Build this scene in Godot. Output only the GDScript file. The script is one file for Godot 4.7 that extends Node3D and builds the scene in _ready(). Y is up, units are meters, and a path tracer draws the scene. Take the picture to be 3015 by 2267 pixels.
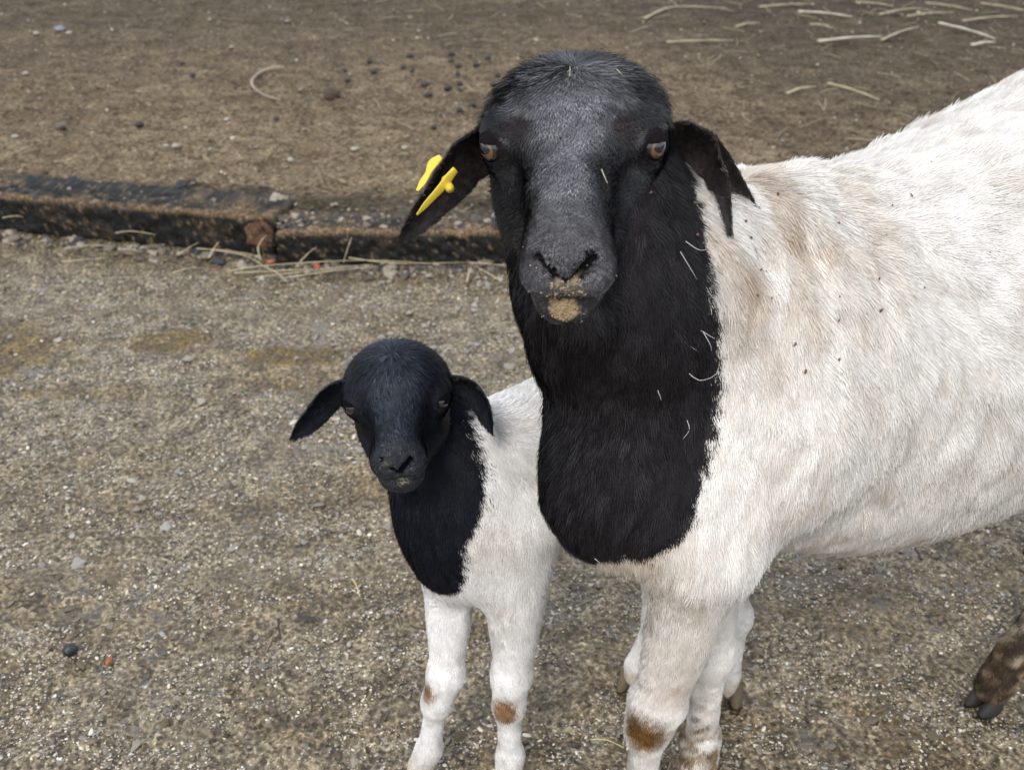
extends Node3D
# A black-headed white ewe and her lamb standing in a wet, gritty yard in front of a low kerb.

var rng := RandomNumberGenerator.new()
var soft := FastNoiseLite.new()
var fine := FastNoiseLite.new()
var moss := []
var ewe_frame: Transform3D
var ewe_head: Transform3D
var lamb_frame: Transform3D
var lamb_head: Transform3D
const EYE_POINT := Vector3(0, 0.95, 0)


# ------------------------------------------------------------------ naming helpers
func tag(o: Node3D, label := "", category := "", group := "", kind := "") -> void:
	if label: o.set_meta("label", label)
	if category: o.set_meta("category", category)
	if group: o.set_meta("group", group)
	if kind: o.set_meta("kind", kind)

func numbered(called: String, parent: Node) -> String:
	if not parent.has_node(called): return called
	var i := 1
	while parent.has_node("%s_%03d" % [called, i]): i += 1
	return "%s_%03d" % [called, i]

func put(o: Node3D, called: String, parent: Node) -> Node3D:
	o.name = numbered(called, parent)
	parent.add_child(o, true)
	return o

func thing(called: String, at: Vector3) -> Node3D:
	var o := Node3D.new()
	put(o, called, self)
	o.position = at
	return o

# a mesh given in world metres, hung under a thing that stands at its own base
func part(mesh: Mesh, called: String, m: Material, parent: Node3D) -> MeshInstance3D:
	var o := MeshInstance3D.new()
	o.mesh = mesh
	o.material_override = m
	put(o, called, parent)
	if parent != self: o.position = -world_of(parent)
	return o

func world_of(o: Node3D) -> Vector3:
	var p := Vector3.ZERO
	var a: Node = o
	while a is Node3D and a != self:
		p += a.position
		a = a.get_parent()
	return p

func mat(c: Color, rough := 0.7, vertex := false, spec := 0.5) -> StandardMaterial3D:
	var m := StandardMaterial3D.new()
	m.albedo_color = Color.WHITE if vertex else c.linear_to_srgb()
	m.vertex_color_use_as_albedo = vertex
	m.roughness = rough
	m.metallic_specular = spec
	m.cull_mode = BaseMaterial3D.CULL_DISABLED
	return m


# ------------------------------------------------------------------ distance fields and their skins
class Field:
	var kind := PackedInt32Array()     # 0 tapered capsule, 1 ellipsoid
	var sign_of := PackedInt32Array()  # 1 adds, -1 carves
	var a := PackedVector3Array()
	var v := PackedVector3Array()
	var w := PackedFloat32Array()
	var ra := PackedFloat32Array()
	var rb := PackedFloat32Array()
	var k := PackedFloat32Array()
	var b: Array[Basis] = []
	var all := PackedInt32Array()

	func capsule(p: Vector3, q: Vector3, r0: float, r1: float, blend: float, s := 1) -> void:
		all.append(kind.size()); kind.append(0); sign_of.append(s); a.append(p); v.append(q - p)
		w.append(1.0 / (q - p).length_squared()); ra.append(r0); rb.append(r1 - r0); k.append(blend); b.append(Basis())

	func ellipsoid(f: Transform3D, c: Vector3, r: Vector3, blend: float, s := 1) -> void:
		all.append(kind.size()); kind.append(1); sign_of.append(s); a.append(f * c)
		v.append(Vector3(1.0 / r.x, 1.0 / r.y, 1.0 / r.z)); w.append(0.0); ra.append(0.0); rb.append(0.0); k.append(blend)
		var t := f.basis.transposed()   # rows are the axes; scale them by 1/r
		b.append(Basis(Vector3(t.x.x / r.x, t.x.y / r.y, t.x.z / r.z), Vector3(t.y.x / r.x, t.y.y / r.y, t.y.z / r.z), Vector3(t.z.x / r.x, t.z.y / r.y, t.z.z / r.z)))

	func one(i: int, p: Vector3) -> float:
		var q := p - a[i]
		if kind[i] == 0:
			var t := clampf(q.dot(v[i]) * w[i], 0.0, 1.0)
			return (q - v[i] * t).length() - ra[i] - rb[i] * t
		var l := b[i] * q
		var k0 := l.length()
		return k0 * (k0 - 1.0) / ((l * v[i]).length() + 1e-9)

	func dist(p: Vector3, list: PackedInt32Array) -> float:
		var d := 9.0
		for i in list:
			var e := one(i, p)
			var kk := k[i]
			if sign_of[i] > 0:
				var h := maxf(kk - absf(d - e), 0.0)
				d = minf(d, e) - h * h * 0.25 / kk
			else:
				var h := maxf(kk - absf(d + e), 0.0)
				d = maxf(d, -e) + h * h * 0.25 / kk
		return d

class Hull:
	var p := PackedVector3Array()
	var n := PackedVector3Array()
	var c := PackedColorArray()
	var t := PackedInt32Array()

func skin(f: Field, lo: Vector3, hi: Vector3, cell: float) -> Hull:
	const B := 6
	var nb := Vector3i(((hi - lo) / (cell * B)).ceil())
	var sx := nb.x * B + 1
	var sy := nb.y * B + 1
	var sz := nb.z * B + 1
	var grid := PackedFloat32Array()
	grid.resize(sx * sy * sz)
	grid.fill(9.0)
	var vert := PackedInt32Array()
	vert.resize(sx * sy * sz)
	vert.fill(-1)
	var half := B * cell * 0.5
	var reach := half * 1.7321
	var active: Array[Vector3i] = []
	var lists := []
	for bx in nb.x:
		for by in nb.y:
			for bz in nb.z:
				var mid := lo + Vector3(bx, by, bz) * (B * cell) + Vector3.ONE * half
				var e := PackedFloat32Array()
				var least := 9.0
				for i in f.all:
					var d := f.one(i, mid)
					e.append(d)
					if f.sign_of[i] > 0: least = minf(least, d)
				if least > reach * 1.25 + 0.012: continue
				var list := PackedInt32Array()
				var carved := false
				for i in f.all:
					if f.sign_of[i] > 0:
						if e[i] < maxf(least, -reach) + reach * 2.2 + f.k[i]: list.append(i)
					elif e[i] < reach * 1.5 + f.k[i]:
						list.append(i)
						carved = true
				if least < -reach * 1.4 and not carved: continue
				active.append(Vector3i(bx, by, bz))
				lists.append(list)
				for x in B + 1:
					for y in B + 1:
						var at := ((bx * B + x) * sy + by * B + y) * sz + bz * B
						for z in B + 1:
							grid[at + z] = f.dist(lo + Vector3(bx * B + x, by * B + y, bz * B + z) * cell, list)
	var s := Hull.new()
	var dx := sy * sz
	var dy := sz
	var off := PackedInt32Array([0, 1, dy, dy + 1, dx, dx + 1, dx + dy, dx + dy + 1])
	var cells := PackedInt32Array()
	for q in active.size():
		var o := active[q] * B
		var list: PackedInt32Array = lists[q]
		for x in B:
			for y in B:
				for z in B:
					var at := ((o.x + x) * sy + o.y + y) * sz + o.z + z
					var neg := 0
					for j in 8:
						if grid[at + off[j]] < 0.0: neg += 1
					if neg == 0 or neg == 8: continue
					var sum := Vector3.ZERO
					var cnt := 0
					for j in 8:
						for bit in [1, 2, 4]:
							if j & bit: continue
							var g0 := grid[at + off[j]]
							var g1 := grid[at + off[j | bit]]
							if (g0 < 0.0) == (g1 < 0.0): continue
							var u := g0 / (g0 - g1)
							var c0 := Vector3(j >> 2 & 1, j >> 1 & 1, j & 1)
							sum += c0 + Vector3(bit >> 2 & 1, bit >> 1 & 1, bit & 1) * u
							cnt += 1
					var p := lo + (Vector3(o.x + x, o.y + y, o.z + z) + sum / cnt) * cell
					var h := cell * 0.6
					var g := Vector3(1, -1, -1) * f.dist(p + Vector3(h, -h, -h), list) + Vector3(-1, -1, 1) * f.dist(p + Vector3(-h, -h, h), list) \
						+ Vector3(-1, 1, -1) * f.dist(p + Vector3(-h, h, -h), list) + Vector3.ONE * f.dist(p + Vector3(h, h, h), list)
					vert[at] = s.p.size()
					s.p.append(p)
					s.n.append(g.normalized())
					cells.append(at)
	for at in cells:
		for ax in 3:
			var step: int = [dx, dy, 1][ax]
			var s1: int = [dy, 1, dx][ax]
			var s2: int = [1, dx, dy][ax]
			if (grid[at] < 0.0) == (grid[at + step] < 0.0): continue
			if at - s1 - s2 < 0: continue
			var q0 := vert[at]
			var q1 := vert[at - s1]
			var q2 := vert[at - s1 - s2]
			var q3 := vert[at - s2]
			if q1 < 0 or q2 < 0 or q3 < 0: continue
			var nrm := s.n[q0] + s.n[q2]
			if (s.p[q1] - s.p[q0]).cross(s.p[q2] - s.p[q0]).dot(nrm) > 0.0:
				s.t.append_array([q0, q2, q1, q0, q3, q2])
			else:
				s.t.append_array([q0, q1, q2, q0, q2, q3])
	return s

func mesh_of(s: Hull, uv := PackedVector2Array()) -> ArrayMesh:
	var arr := []
	arr.resize(Mesh.ARRAY_MAX)
	arr[Mesh.ARRAY_VERTEX] = s.p
	arr[Mesh.ARRAY_NORMAL] = s.n
	if s.c.size() == s.p.size(): arr[Mesh.ARRAY_COLOR] = s.c
	if uv.size(): arr[Mesh.ARRAY_TEX_UV] = uv
	arr[Mesh.ARRAY_INDEX] = s.t
	var m := ArrayMesh.new()
	m.add_surface_from_arrays(Mesh.PRIMITIVE_TRIANGLES, arr)
	return m

func join(list: Array) -> Hull:
	var s := Hull.new()
	for o: Hull in list:
		var first := s.p.size()
		s.p.append_array(o.p); s.n.append_array(o.n); s.c.append_array(o.c)
		for i in o.t: s.t.append(i + first)
	return s

# smooth normals for a skin made of quads; keeps them pointing the way the triangles face
func renormal(s: Hull) -> void:
	s.n.resize(s.p.size())
	s.n.fill(Vector3.ZERO)
	for i in range(0, s.t.size(), 3):
		var n := (s.p[s.t[i + 2]] - s.p[s.t[i]]).cross(s.p[s.t[i + 1]] - s.p[s.t[i]])
		for j in 3: s.n[s.t[i + j]] += n
	for i in s.n.size(): s.n[i] = s.n[i].normalized()

# a grid of rings x points: wraps around the ring, optionally capped
func rings(list: Array, caps := true) -> Hull:
	var s := Hull.new()
	var m: int = list[0].size()
	for r: PackedVector3Array in list: s.p.append_array(r)
	for i in list.size() - 1:
		for j in m:
			var j2 := (j + 1) % m
			s.t.append_array([i * m + j, i * m + j2, (i + 1) * m + j, i * m + j2, (i + 1) * m + j2, (i + 1) * m + j])
	if caps:
		for e in 2:
			var r: PackedVector3Array = list[0 if e == 0 else list.size() - 1]
			var c := Vector3.ZERO
			for q in r: c += q / m
			s.p.append(c)
			var base: int = 0 if e == 0 else (list.size() - 1) * m
			for j in m:
				if e == 0: s.t.append_array([s.p.size() - 1, base + (j + 1) % m, base + j])
				else: s.t.append_array([s.p.size() - 1, base + j, base + (j + 1) % m])
	renormal(s)
	# turn the winding so that the faces look outwards
	var mid := Vector3.ZERO
	for q in s.p: mid += q / s.p.size()
	var out := 0.0
	for i in s.p.size(): out += s.n[i].dot(s.p[i] - mid)
	if out < 0.0:
		for i in range(0, s.t.size(), 3):
			var t := s.t[i + 1]
			s.t[i + 1] = s.t[i + 2]
			s.t[i + 2] = t
		renormal(s)
	return s

func smooth_line(pts: Array, count: int) -> PackedVector3Array:
	var c := Curve3D.new()
	for i in pts.size():
		var back: Vector3 = pts[maxi(i - 1, 0)]
		var on: Vector3 = pts[mini(i + 1, pts.size() - 1)]
		var h := (on - back) / 6.0
		c.add_point(pts[i], -h, h)
	c.bake_interval = 0.002
	var r := PackedVector3Array()
	for i in count: r.append(c.sample_baked(c.get_baked_length() * i / (count - 1), true))
	return r

func tube(pts: Array, radius: Callable, sides: int, count: int, flat := 1.0) -> Hull:
	var line := smooth_line(pts, count)
	var list := []
	for i in count:
		var d := (line[mini(i + 1, count - 1)] - line[maxi(i - 1, 0)]).normalized()
		var x := d.cross(Vector3.UP).normalized() if absf(d.y) < 0.95 else d.cross(Vector3.RIGHT).normalized()
		var y := x.cross(d).normalized()
		var r: float = radius.call(float(i) / (count - 1))
		var ring := PackedVector3Array()
		for j in sides:
			var an := TAU * j / sides
			ring.append(line[i] + x * cos(an) * r + y * sin(an) * r * flat)
		list.append(ring)
	return rings(list)


# ------------------------------------------------------------------ hair
# one lock of short hairs: roots spread in a small patch, each a tapering strip that lifts and then lies along +Z, skin at y = 0
func lock(hairs: int, spread: float, width: float, lift: float, seed_of: int) -> ArrayMesh:
	var r := RandomNumberGenerator.new()
	r.seed = seed_of
	var s := Hull.new()
	for i in hairs:
		var root := Vector3(r.randf_range(-1, 1) * spread, 0, r.randf_range(-0.5, 0.5))
		var len_of := r.randf_range(0.65, 1.1)
		var lean := r.randf_range(-1.0, 1.0) * spread * 0.5
		var bend := r.randf_range(-1.0, 1.0) * spread * 0.35
		var up := lift * r.randf_range(0.5, 1.4)
		var roll := r.randf_range(-0.5, 0.5)
		var first := s.p.size()
		for q in 4:
			var u := q / 3.0
			var c := root + Vector3(lean * u + bend * u * u, up * (u * 1.5 - 0.7 * u * u), len_of * u)
			var wd: float = width * [0.9, 1.0, 0.75, 0.12][q] * 0.5
			for side in [-1, 1]:
				s.p.append(c + Vector3(side * wd, 0, 0) + Vector3(0, side * roll * 0.012, 0))
				s.n.append(Vector3(side * 0.02, 1, -0.1).normalized())
		for q in 3:
			var v := first + q * 2
			s.t.append_array([v, v + 1, v + 2, v + 1, v + 3, v + 2])
	return mesh_of(s)

# lays locks over a skin. look(p, n) gives [direction, length, density per square metre, black (> 0) or white, light colour, dark colour, hair width]
func coat(s: Hull, look: Callable, mesh: Mesh, m: Material, called: String, parent: Node3D, skip: Callable, wander := 0.32) -> MultiMeshInstance3D:
	var dirs := PackedVector3Array()
	var lens := PackedFloat32Array()
	var dens := PackedFloat32Array()
	var beige := Color(0.66, 0.585, 0.50)
	var black := PackedFloat32Array()
	var wid := PackedFloat32Array()
	var light := PackedColorArray()
	var dark := PackedColorArray()
	for i in s.p.size():
		var l: Array = look.call(s.p[i], s.n[i])
		dirs.append(l[0]); lens.append(l[1]); dens.append(l[2]); black.append(l[3]); light.append(l[4]); dark.append(l[5]); wid.append(l[6])
	var buf := PackedFloat32Array()
	var count := 0
	for i in range(0, s.t.size(), 3):
		var ia := s.t[i]
		var ib := s.t[i + 1]
		var ic := s.t[i + 2]
		var area := (s.p[ib] - s.p[ia]).cross(s.p[ic] - s.p[ia]).length() * 0.5
		var want := area * (dens[ia] + dens[ib] + dens[ic]) / 3.0
		var many := int(want) + (1 if rng.randf() < want - int(want) else 0)
		for q in many:
			var u := rng.randf()
			var v := rng.randf()
			if u + v > 1.0:
				u = 1.0 - u
				v = 1.0 - v
			var w := 1.0 - u - v
			var p := s.p[ia] * w + s.p[ib] * u + s.p[ic] * v
			if skip.call(p): continue
			var n := (s.n[ia] * w + s.n[ib] * u + s.n[ic] * v).normalized()
			var d := dirs[ia] * w + dirs[ib] * u + dirs[ic] * v
			d = d - n * d.dot(n)
			if d.length_squared() < 1e-6: d = n.cross(Vector3.RIGHT)
			d = d.normalized()
			var side := n.cross(d)
			var turn := soft.get_noise_3dv(p * 60.0) * wander + fine.get_noise_3dv(p * 110.0) * wander * 0.6 + rng.randfn(0.0, 0.11)
			d = d * cos(turn) + side * sin(turn)
			side = n.cross(d)
			var l := (lens[ia] * w + lens[ib] * u + lens[ic] * v) * rng.randf_range(0.75, 1.25)
			l *= 0.5 + 0.5 * smoothstep(0.0, 0.012, absf(black[ia] * w + black[ib] * u + black[ic] * v))
			var wd := wid[ia] * w + wid[ib] * u + wid[ic] * v
			var k := black[ia] * w + black[ib] * u + black[ic] * v + rng.randfn(0.0, 0.0028)
			var c := dark[ia] * w + dark[ib] * u + dark[ic] * v if k > 0.0 else light[ia] * w + light[ib] * u + light[ic] * v
			var tone := 1.0 + rng.randfn(0.0, 0.10 if k <= 0.0 else 0.22) + fine.get_noise_3dv(p * 130.0) * (0.14 if k <= 0.0 else 0.3)
			tone = clampf(tone, 0.55, 1.25 if k <= 0.0 else 2.2)
			if k <= 0.0 and c.g < 0.5:
				tone = clampf(tone * exp(rng.randfn(0.0, 0.42)), 0.4, 2.6)
			var lifts := rng.randf_range(0.6, 1.3)
			if k > 0.0:
				var q3 := p - d * (p.dot(d) * 0.85)
				var wave := soft.get_noise_3dv(q3 * 110.0) + 0.6 * fine.get_noise_3dv(q3 * 160.0)
				tone *= clampf(1.0 + 1.3 * wave + (1.2 if rng.randf() < 0.10 else 0.0), 0.45, 3.2)  # uneven tone; brighter strands paint sheen lines into the black hair
				lifts *= 1.0 + 1.0 * maxf(0.0, wave)
			if k <= 0.0:
				var q2 := p - d * (p.dot(d) * 0.86)
				var streak := soft.get_noise_3dv(q2 * 150.0) + 0.6 * fine.get_noise_3dv(p * 40.0)
				tone *= 1.0 + 0.20 * streak
				c = c.lerp(c * beige * 1.25, clampf(-streak * 1.1, 0.0, 0.75))
				lifts *= 1.0 + 0.7 * maxf(0.0, streak)
			buf.append_array([side.x * wd, n.x * l * lifts, d.x * l, p.x, side.y * wd, n.y * l * lifts, d.y * l, p.y, side.z * wd, n.z * l * lifts, d.z * l, p.z, c.r * tone, c.g * tone, c.b * tone, 1.0])
			count += 1
	var mm := MultiMesh.new()
	mm.transform_format = MultiMesh.TRANSFORM_3D
	mm.use_colors = true
	mm.mesh = mesh
	mm.instance_count = count
	mm.buffer = buf
	var o := MultiMeshInstance3D.new()
	o.multimesh = mm
	o.material_override = m
	put(o, called, parent)
	if parent != self: o.position = -world_of(parent)
	tag(o, "", "", "", "stuff")
	print(called, " ", count)
	return o

func stray(list: Array, radius: float, called: String, m: Material, parent: Node3D) -> void:
	var all := []
	for l in list: all.append(tube(l, func(u): return radius * (1.0 - 0.6 * u), 4, 8))
	var o := part(mesh_of(join(all)), called, m, parent)
	tag(o, "", "", "", "stuff")


# ------------------------------------------------------------------ animal shapes
func head_shape(f: Field, h: Transform3D, s: Vector3, lamb: bool) -> void:
	var m := (s.x + s.y + s.z) / 3.0
	var e := func(c: Vector3, r: Vector3, k: float, way := 1): f.ellipsoid(h, c * s, r * s, k * m, way)
	var groove := func(p: Vector3, q: Vector3, r0: float, r1: float, k: float): f.capsule(h * (p * s), h * (q * s), r0 * m, r1 * m, k * m, -1)
	e.call(Vector3(0.001, -0.001, -0.033), Vector3(0.059, 0.038, 0.055), 0.02)   # crown
	if lamb: e.call(Vector3(0, 0.004, -0.035), Vector3(0.062, 0.052, 0.075), 0.02)
	e.call(Vector3(0, 0.010, -0.008), Vector3(0.050, 0.030, 0.045), 0.02)       # brow
	e.call(Vector3(0.002, -0.038, -0.012), Vector3(0.044 if lamb else 0.050, 0.050, 0.055), 0.025) # cheeks
	e.call(Vector3(0, 0.010, 0.045), Vector3(0.026, 0.021, 0.075), 0.022)       # nose bridge
	if lamb: m *= 1.15
	var wide := Vector3(1.16 if lamb else 1.0, 1.0, 1.0)
	e.call(Vector3(0.001, -0.030, 0.040), Vector3(0.036, 0.036, 0.065) * wide, 0.025)  # jaw
	e.call(Vector3(0, -0.008, 0.098), Vector3(0.027, 0.024, 0.030) * wide, 0.015)      # nose end
	e.call(Vector3(0, -0.015, 0.105), Vector3(0.0285, 0.019, 0.026) * wide, 0.010)     # upper lip
	e.call(Vector3(0, -0.0405, 0.1025), Vector3(0.0235, 0.0215, 0.0275) * wide, 0.006)    # chin
	e.call(Vector3(0, -0.044, 0.060), Vector3(0.024, 0.024, 0.05), 0.02)
	for x in [-1.0, 1.0]:
		e.call(Vector3(x * (0.030 if lamb else 0.038) + 0.005, -0.040, -0.002), Vector3(0.019, 0.038, 0.040), 0.025)
		e.call(Vector3(x * 0.0525, 0.007, 0.002), Vector3(0.0125, 0.016, 0.021), 0.014)     # rim of the eye
		if not lamb:
			e.call(Vector3(x * 0.034, 0.041, 0.018), Vector3(0.011, 0.010, 0.017), 0.012, -1)
			e.call(Vector3(x * 0.044, 0.002, 0.056), Vector3(0.008, 0.010, 0.030), 0.012, -1)
		e.call(Vector3(x * 0.0155, -0.014, 0.114), Vector3(0.0145, 0.012, 0.0195), 0.007)      # lips
		e.call(Vector3(x * 0.013, 0.000, 0.1135), Vector3(0.011, 0.010, 0.013), 0.008)      # wings of the nose
	for x in [-1.0, 1.0]:
		groove.call(Vector3(x * 0.003, -0.009, 0.131), Vector3(x * 0.0165, 0.004, 0.1225), 0.0022, 0.0040, 0.003)
		e.call(Vector3(x * 0.0595, 0.0090, 0.0165), Vector3(0.0095, 0.0080, 0.0115), 0.004, -1)  # opening of the eye
		groove.call(Vector3(0, -0.0235, 0.131), Vector3(x * 0.016, -0.0255, 0.126), 0.0026, 0.0023, 0.003)
		groove.call(Vector3(x * 0.016, -0.0255, 0.126), Vector3(x * 0.029, -0.024, 0.098), 0.0018, 0.0014, 0.003)
	groove.call(Vector3(0, -0.008, 0.136), Vector3(0, -0.022, 0.135), 0.0022, 0.0022, 0.002)

func ewe_shape(f: Field) -> void:
	var E := ewe_frame
	f.ellipsoid(E, Vector3(0.33, 0.457, 0), Vector3(0.34, 0.190, 0.150), 0.06)   # barrel
	f.ellipsoid(E, Vector3(0.09, 0.515, 0), Vector3(0.155, 0.143, 0.110), 0.06)  # chest
	f.ellipsoid(E, Vector3(0.56, 0.553, 0), Vector3(0.22, 0.165, 0.13), 0.08)     # rump
	f.ellipsoid(E, Vector3(0.38, 0.592, 0), Vector3(0.16, 0.072, 0.08), 0.05)    # loin
	f.ellipsoid(E, Vector3(-0.039, 0.437, 0.03), Vector3(0.070, 0.074, 0.067), 0.06) # brisket
	f.capsule(Vector3(0.113, 0.52, -0.783), Vector3(0.082, 0.60, -0.755), 0.072, 0.066, 0.05)
	f.capsule(Vector3(0.082, 0.60, -0.755), Vector3(0.058, 0.69, -0.81), 0.066, 0.058, 0.05)
	f.capsule(Vector3(0.050, 0.640, -0.775), Vector3(0.050, 0.560, -0.745), 0.036, 0.027, 0.03)
	f.capsule(Vector3(0.200, 0.445, -0.688), Vector3(0.395, 0.385, -0.755), 0.006, 0.004, 0.022, -1)
	f.ellipsoid(Transform3D(), Vector3(0.0440, 0.6205, -0.668), Vector3(0.019, 0.022, 0.017), 0.02)
	for l in [
		[Vector3(0.205, 0.48, -0.754), Vector3(0.156, 0.408, -0.702), 0.064, 0.038, 0.05],   # near fore leg
		[Vector3(0.152, 0.390, -0.702), Vector3(0.130, 0.215, -0.715), 0.0345, 0.0210, 0.03],
		[Vector3(0.127, 0.213, -0.714), Vector3(0.122, 0.178, -0.716), 0.0245, 0.0205, 0.012],
		[Vector3(0.123, 0.172, -0.718), Vector3(0.120, 0.065, -0.730), 0.0145, 0.0135, 0.012],
		[Vector3(0.121, 0.065, -0.730), Vector3(0.119, 0.030, -0.722), 0.019, 0.019, 0.01],
		[Vector3(0.174, 0.46, -0.883), Vector3(0.175, 0.36, -0.83), 0.065, 0.045, 0.04],    # far fore leg
		[Vector3(0.175, 0.36, -0.83), Vector3(0.190, 0.19, -0.80), 0.036, 0.023, 0.03],
		[Vector3(0.190, 0.19, -0.80), Vector3(0.192, 0.07, -0.805), 0.0175, 0.0145, 0.015],
		[Vector3(0.192, 0.07, -0.805), Vector3(0.190, 0.030, -0.795), 0.020, 0.019, 0.01],
		[Vector3(0.641, 0.52, -1.004), Vector3(0.590, 0.41, -0.950), 0.12, 0.075, 0.05],    # near hind leg
		[Vector3(0.590, 0.41, -0.950), Vector3(0.663, 0.245, -0.982), 0.07, 0.03, 0.03],
		[Vector3(0.663, 0.245, -0.982), Vector3(0.559, 0.075, -0.927), 0.022, 0.0155, 0.02],
		[Vector3(0.559, 0.075, -0.927), Vector3(0.540, 0.030, -0.917), 0.0185, 0.0195, 0.01],
		[Vector3(0.621, 0.52, -1.107), Vector3(0.611, 0.41, -1.124), 0.11, 0.075, 0.05],    # far hind leg
		[Vector3(0.611, 0.41, -1.124), Vector3(0.748, 0.26, -1.208), 0.07, 0.03, 0.03],
		[Vector3(0.748, 0.26, -1.208), Vector3(0.731, 0.075, -1.199), 0.026, 0.018, 0.02],
		[Vector3(0.731, 0.075, -1.199), Vector3(0.715, 0.030, -1.190), 0.020, 0.021, 0.01]]:
		f.capsule(l[0], l[1], l[2], l[3], l[4])

func lamb_shape(f: Field) -> void:
	var L := lamb_frame
	f.ellipsoid(L, Vector3(0.11, 0.345, 0), Vector3(0.16, 0.080, 0.068), 0.04)
	f.ellipsoid(L, Vector3(-0.004, 0.342, 0), Vector3(0.083, 0.075, 0.060), 0.04)
	f.ellipsoid(L, Vector3(0.21, 0.34, 0), Vector3(0.08, 0.08, 0.07), 0.04)
	f.ellipsoid(L, Vector3(-0.028, 0.292, 0.004), Vector3(0.046, 0.055, 0.050), 0.04)
	f.capsule(Vector3(-0.044, 0.345, -0.841), Vector3(-0.092, 0.450, -0.846), 0.047, 0.038, 0.04)
	for l in [
		[Vector3(-0.055, 0.33, -0.881), Vector3(-0.0645, 0.155, -0.813), 0.034, 0.0155, 0.025],
		[Vector3(-0.066, 0.150, -0.812), Vector3(-0.075, 0.118, -0.809), 0.0170, 0.0150, 0.012],
		[Vector3(-0.075, 0.115, -0.810), Vector3(-0.086, 0.045, -0.814), 0.0110, 0.0108, 0.012],
		[Vector3(-0.086, 0.045, -0.814), Vector3(-0.095, 0.022, -0.812), 0.0130, 0.0135, 0.01],
		[Vector3(0.006, 0.33, -0.821), Vector3(0.001, 0.155, -0.813), 0.036, 0.0180, 0.025],
		[Vector3(-0.001, 0.150, -0.811), Vector3(-0.003, 0.118, -0.804), 0.0185, 0.0155, 0.012],
		[Vector3(-0.003, 0.115, -0.804), Vector3(-0.002, 0.045, -0.805), 0.0115, 0.0112, 0.012],
		[Vector3(-0.002, 0.045, -0.805), Vector3(-0.004, 0.022, -0.797), 0.0135, 0.0135, 0.01],
		[Vector3(0.144, 0.32, -0.969), Vector3(0.155, 0.25, -0.939), 0.06, 0.04, 0.03],
		[Vector3(0.155, 0.25, -0.939), Vector3(0.162, 0.12, -0.933), 0.032, 0.0150, 0.03],
		[Vector3(0.162, 0.12, -0.933), Vector3(0.143, 0.035, -0.947), 0.0135, 0.0115, 0.02],
		[Vector3(0.143, 0.035, -0.947), Vector3(0.140, 0.018, -0.947), 0.0112, 0.0105, 0.01],
		[Vector3(0.195, 0.25, -0.920), Vector3(0.245, 0.12, -0.933), 0.032, 0.0150, 0.03],
		[Vector3(0.245, 0.12, -0.933), Vector3(0.246, 0.035, -0.933), 0.0135, 0.0115, 0.02],
		[Vector3(0.246, 0.035, -0.933), Vector3(0.246, 0.018, -0.929), 0.0112, 0.0105, 0.01]]:
		f.capsule(l[0], l[1], l[2], l[3], l[4])

# signed distance to a closed outline, positive inside
# how near a point of a head (in its own frame) is to the nostrils, the split of the lip and the mouth
func groove_by(q: Vector3) -> float:
	if q.z < 0.10: return 1.0
	var p := Vector3(absf(q.x), q.y, q.z)
	var d := p.distance_to(Geometry3D.get_closest_point_to_segment(p, Vector3(0.003, -0.009, 0.130), Vector3(0.0165, 0.004, 0.121))) - 0.0012
	d = minf(d, p.distance_to(Geometry3D.get_closest_point_to_segment(p, Vector3(0, -0.009, 0.134), Vector3(0, -0.022, 0.134))) + 0.0012)
	d = minf(d, p.distance_to(Geometry3D.get_closest_point_to_segment(p, Vector3(0, -0.0235, 0.131), Vector3(0.016, -0.0255, 0.126))))
	return minf(d, p.distance_to(Geometry3D.get_closest_point_to_segment(p, Vector3(0.016, -0.0255, 0.126), Vector3(0.029, -0.024, 0.098))))

func inside_by(p: Vector2, poly: PackedVector2Array) -> float:
	var best := 9.0
	for i in poly.size():
		var a := poly[i]
		var b := poly[(i + 1) % poly.size()]
		best = minf(best, p.distance_to(Geometry2D.get_closest_point_to_segment(p, a, b)))
	return best if Geometry2D.is_point_in_polygon(p, poly) else -best

func near(p: Vector3, c: Vector3, r: float) -> float:
	return clampf(1.0 - p.distance_to(c) / r, 0.0, 1.0)

func facing(p: Vector3, n: Vector3) -> float:
	return 1.0 if n.dot((EYE_POINT - p).normalized()) > -0.35 else 0.3

var ewe_black := PackedVector2Array([Vector2(0.05, 0.375), Vector2(0.064, 0.394), Vector2(0.075, 0.405), Vector2(0.099, 0.414), Vector2(0.115, 0.424), Vector2(0.131, 0.441), Vector2(0.139, 0.463), Vector2(0.143, 0.488), Vector2(0.147, 0.514), Vector2(0.150, 0.542), Vector2(0.148, 0.574), Vector2(0.144, 0.599), Vector2(0.135, 0.630), Vector2(0.134, 0.649), Vector2(0.131, 0.664), Vector2(0.126, 0.683), Vector2(0.13, 0.80), Vector2(-0.2, 0.80), Vector2(-0.2, 0.36), Vector2(0.03, 0.36)])
var lamb_black := PackedVector2Array([Vector2(-0.041, 0.452), Vector2(-0.034, 0.431), Vector2(-0.027, 0.413), Vector2(-0.024, 0.398), Vector2(-0.026, 0.373), Vector2(-0.035, 0.350), Vector2(-0.042, 0.337), Vector2(-0.043, 0.310), Vector2(-0.047, 0.278), Vector2(-0.069, 0.262), Vector2(-0.090, 0.258), Vector2(-0.2, 0.255), Vector2(-0.2, 0.6), Vector2(-0.034, 0.6)])

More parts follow.
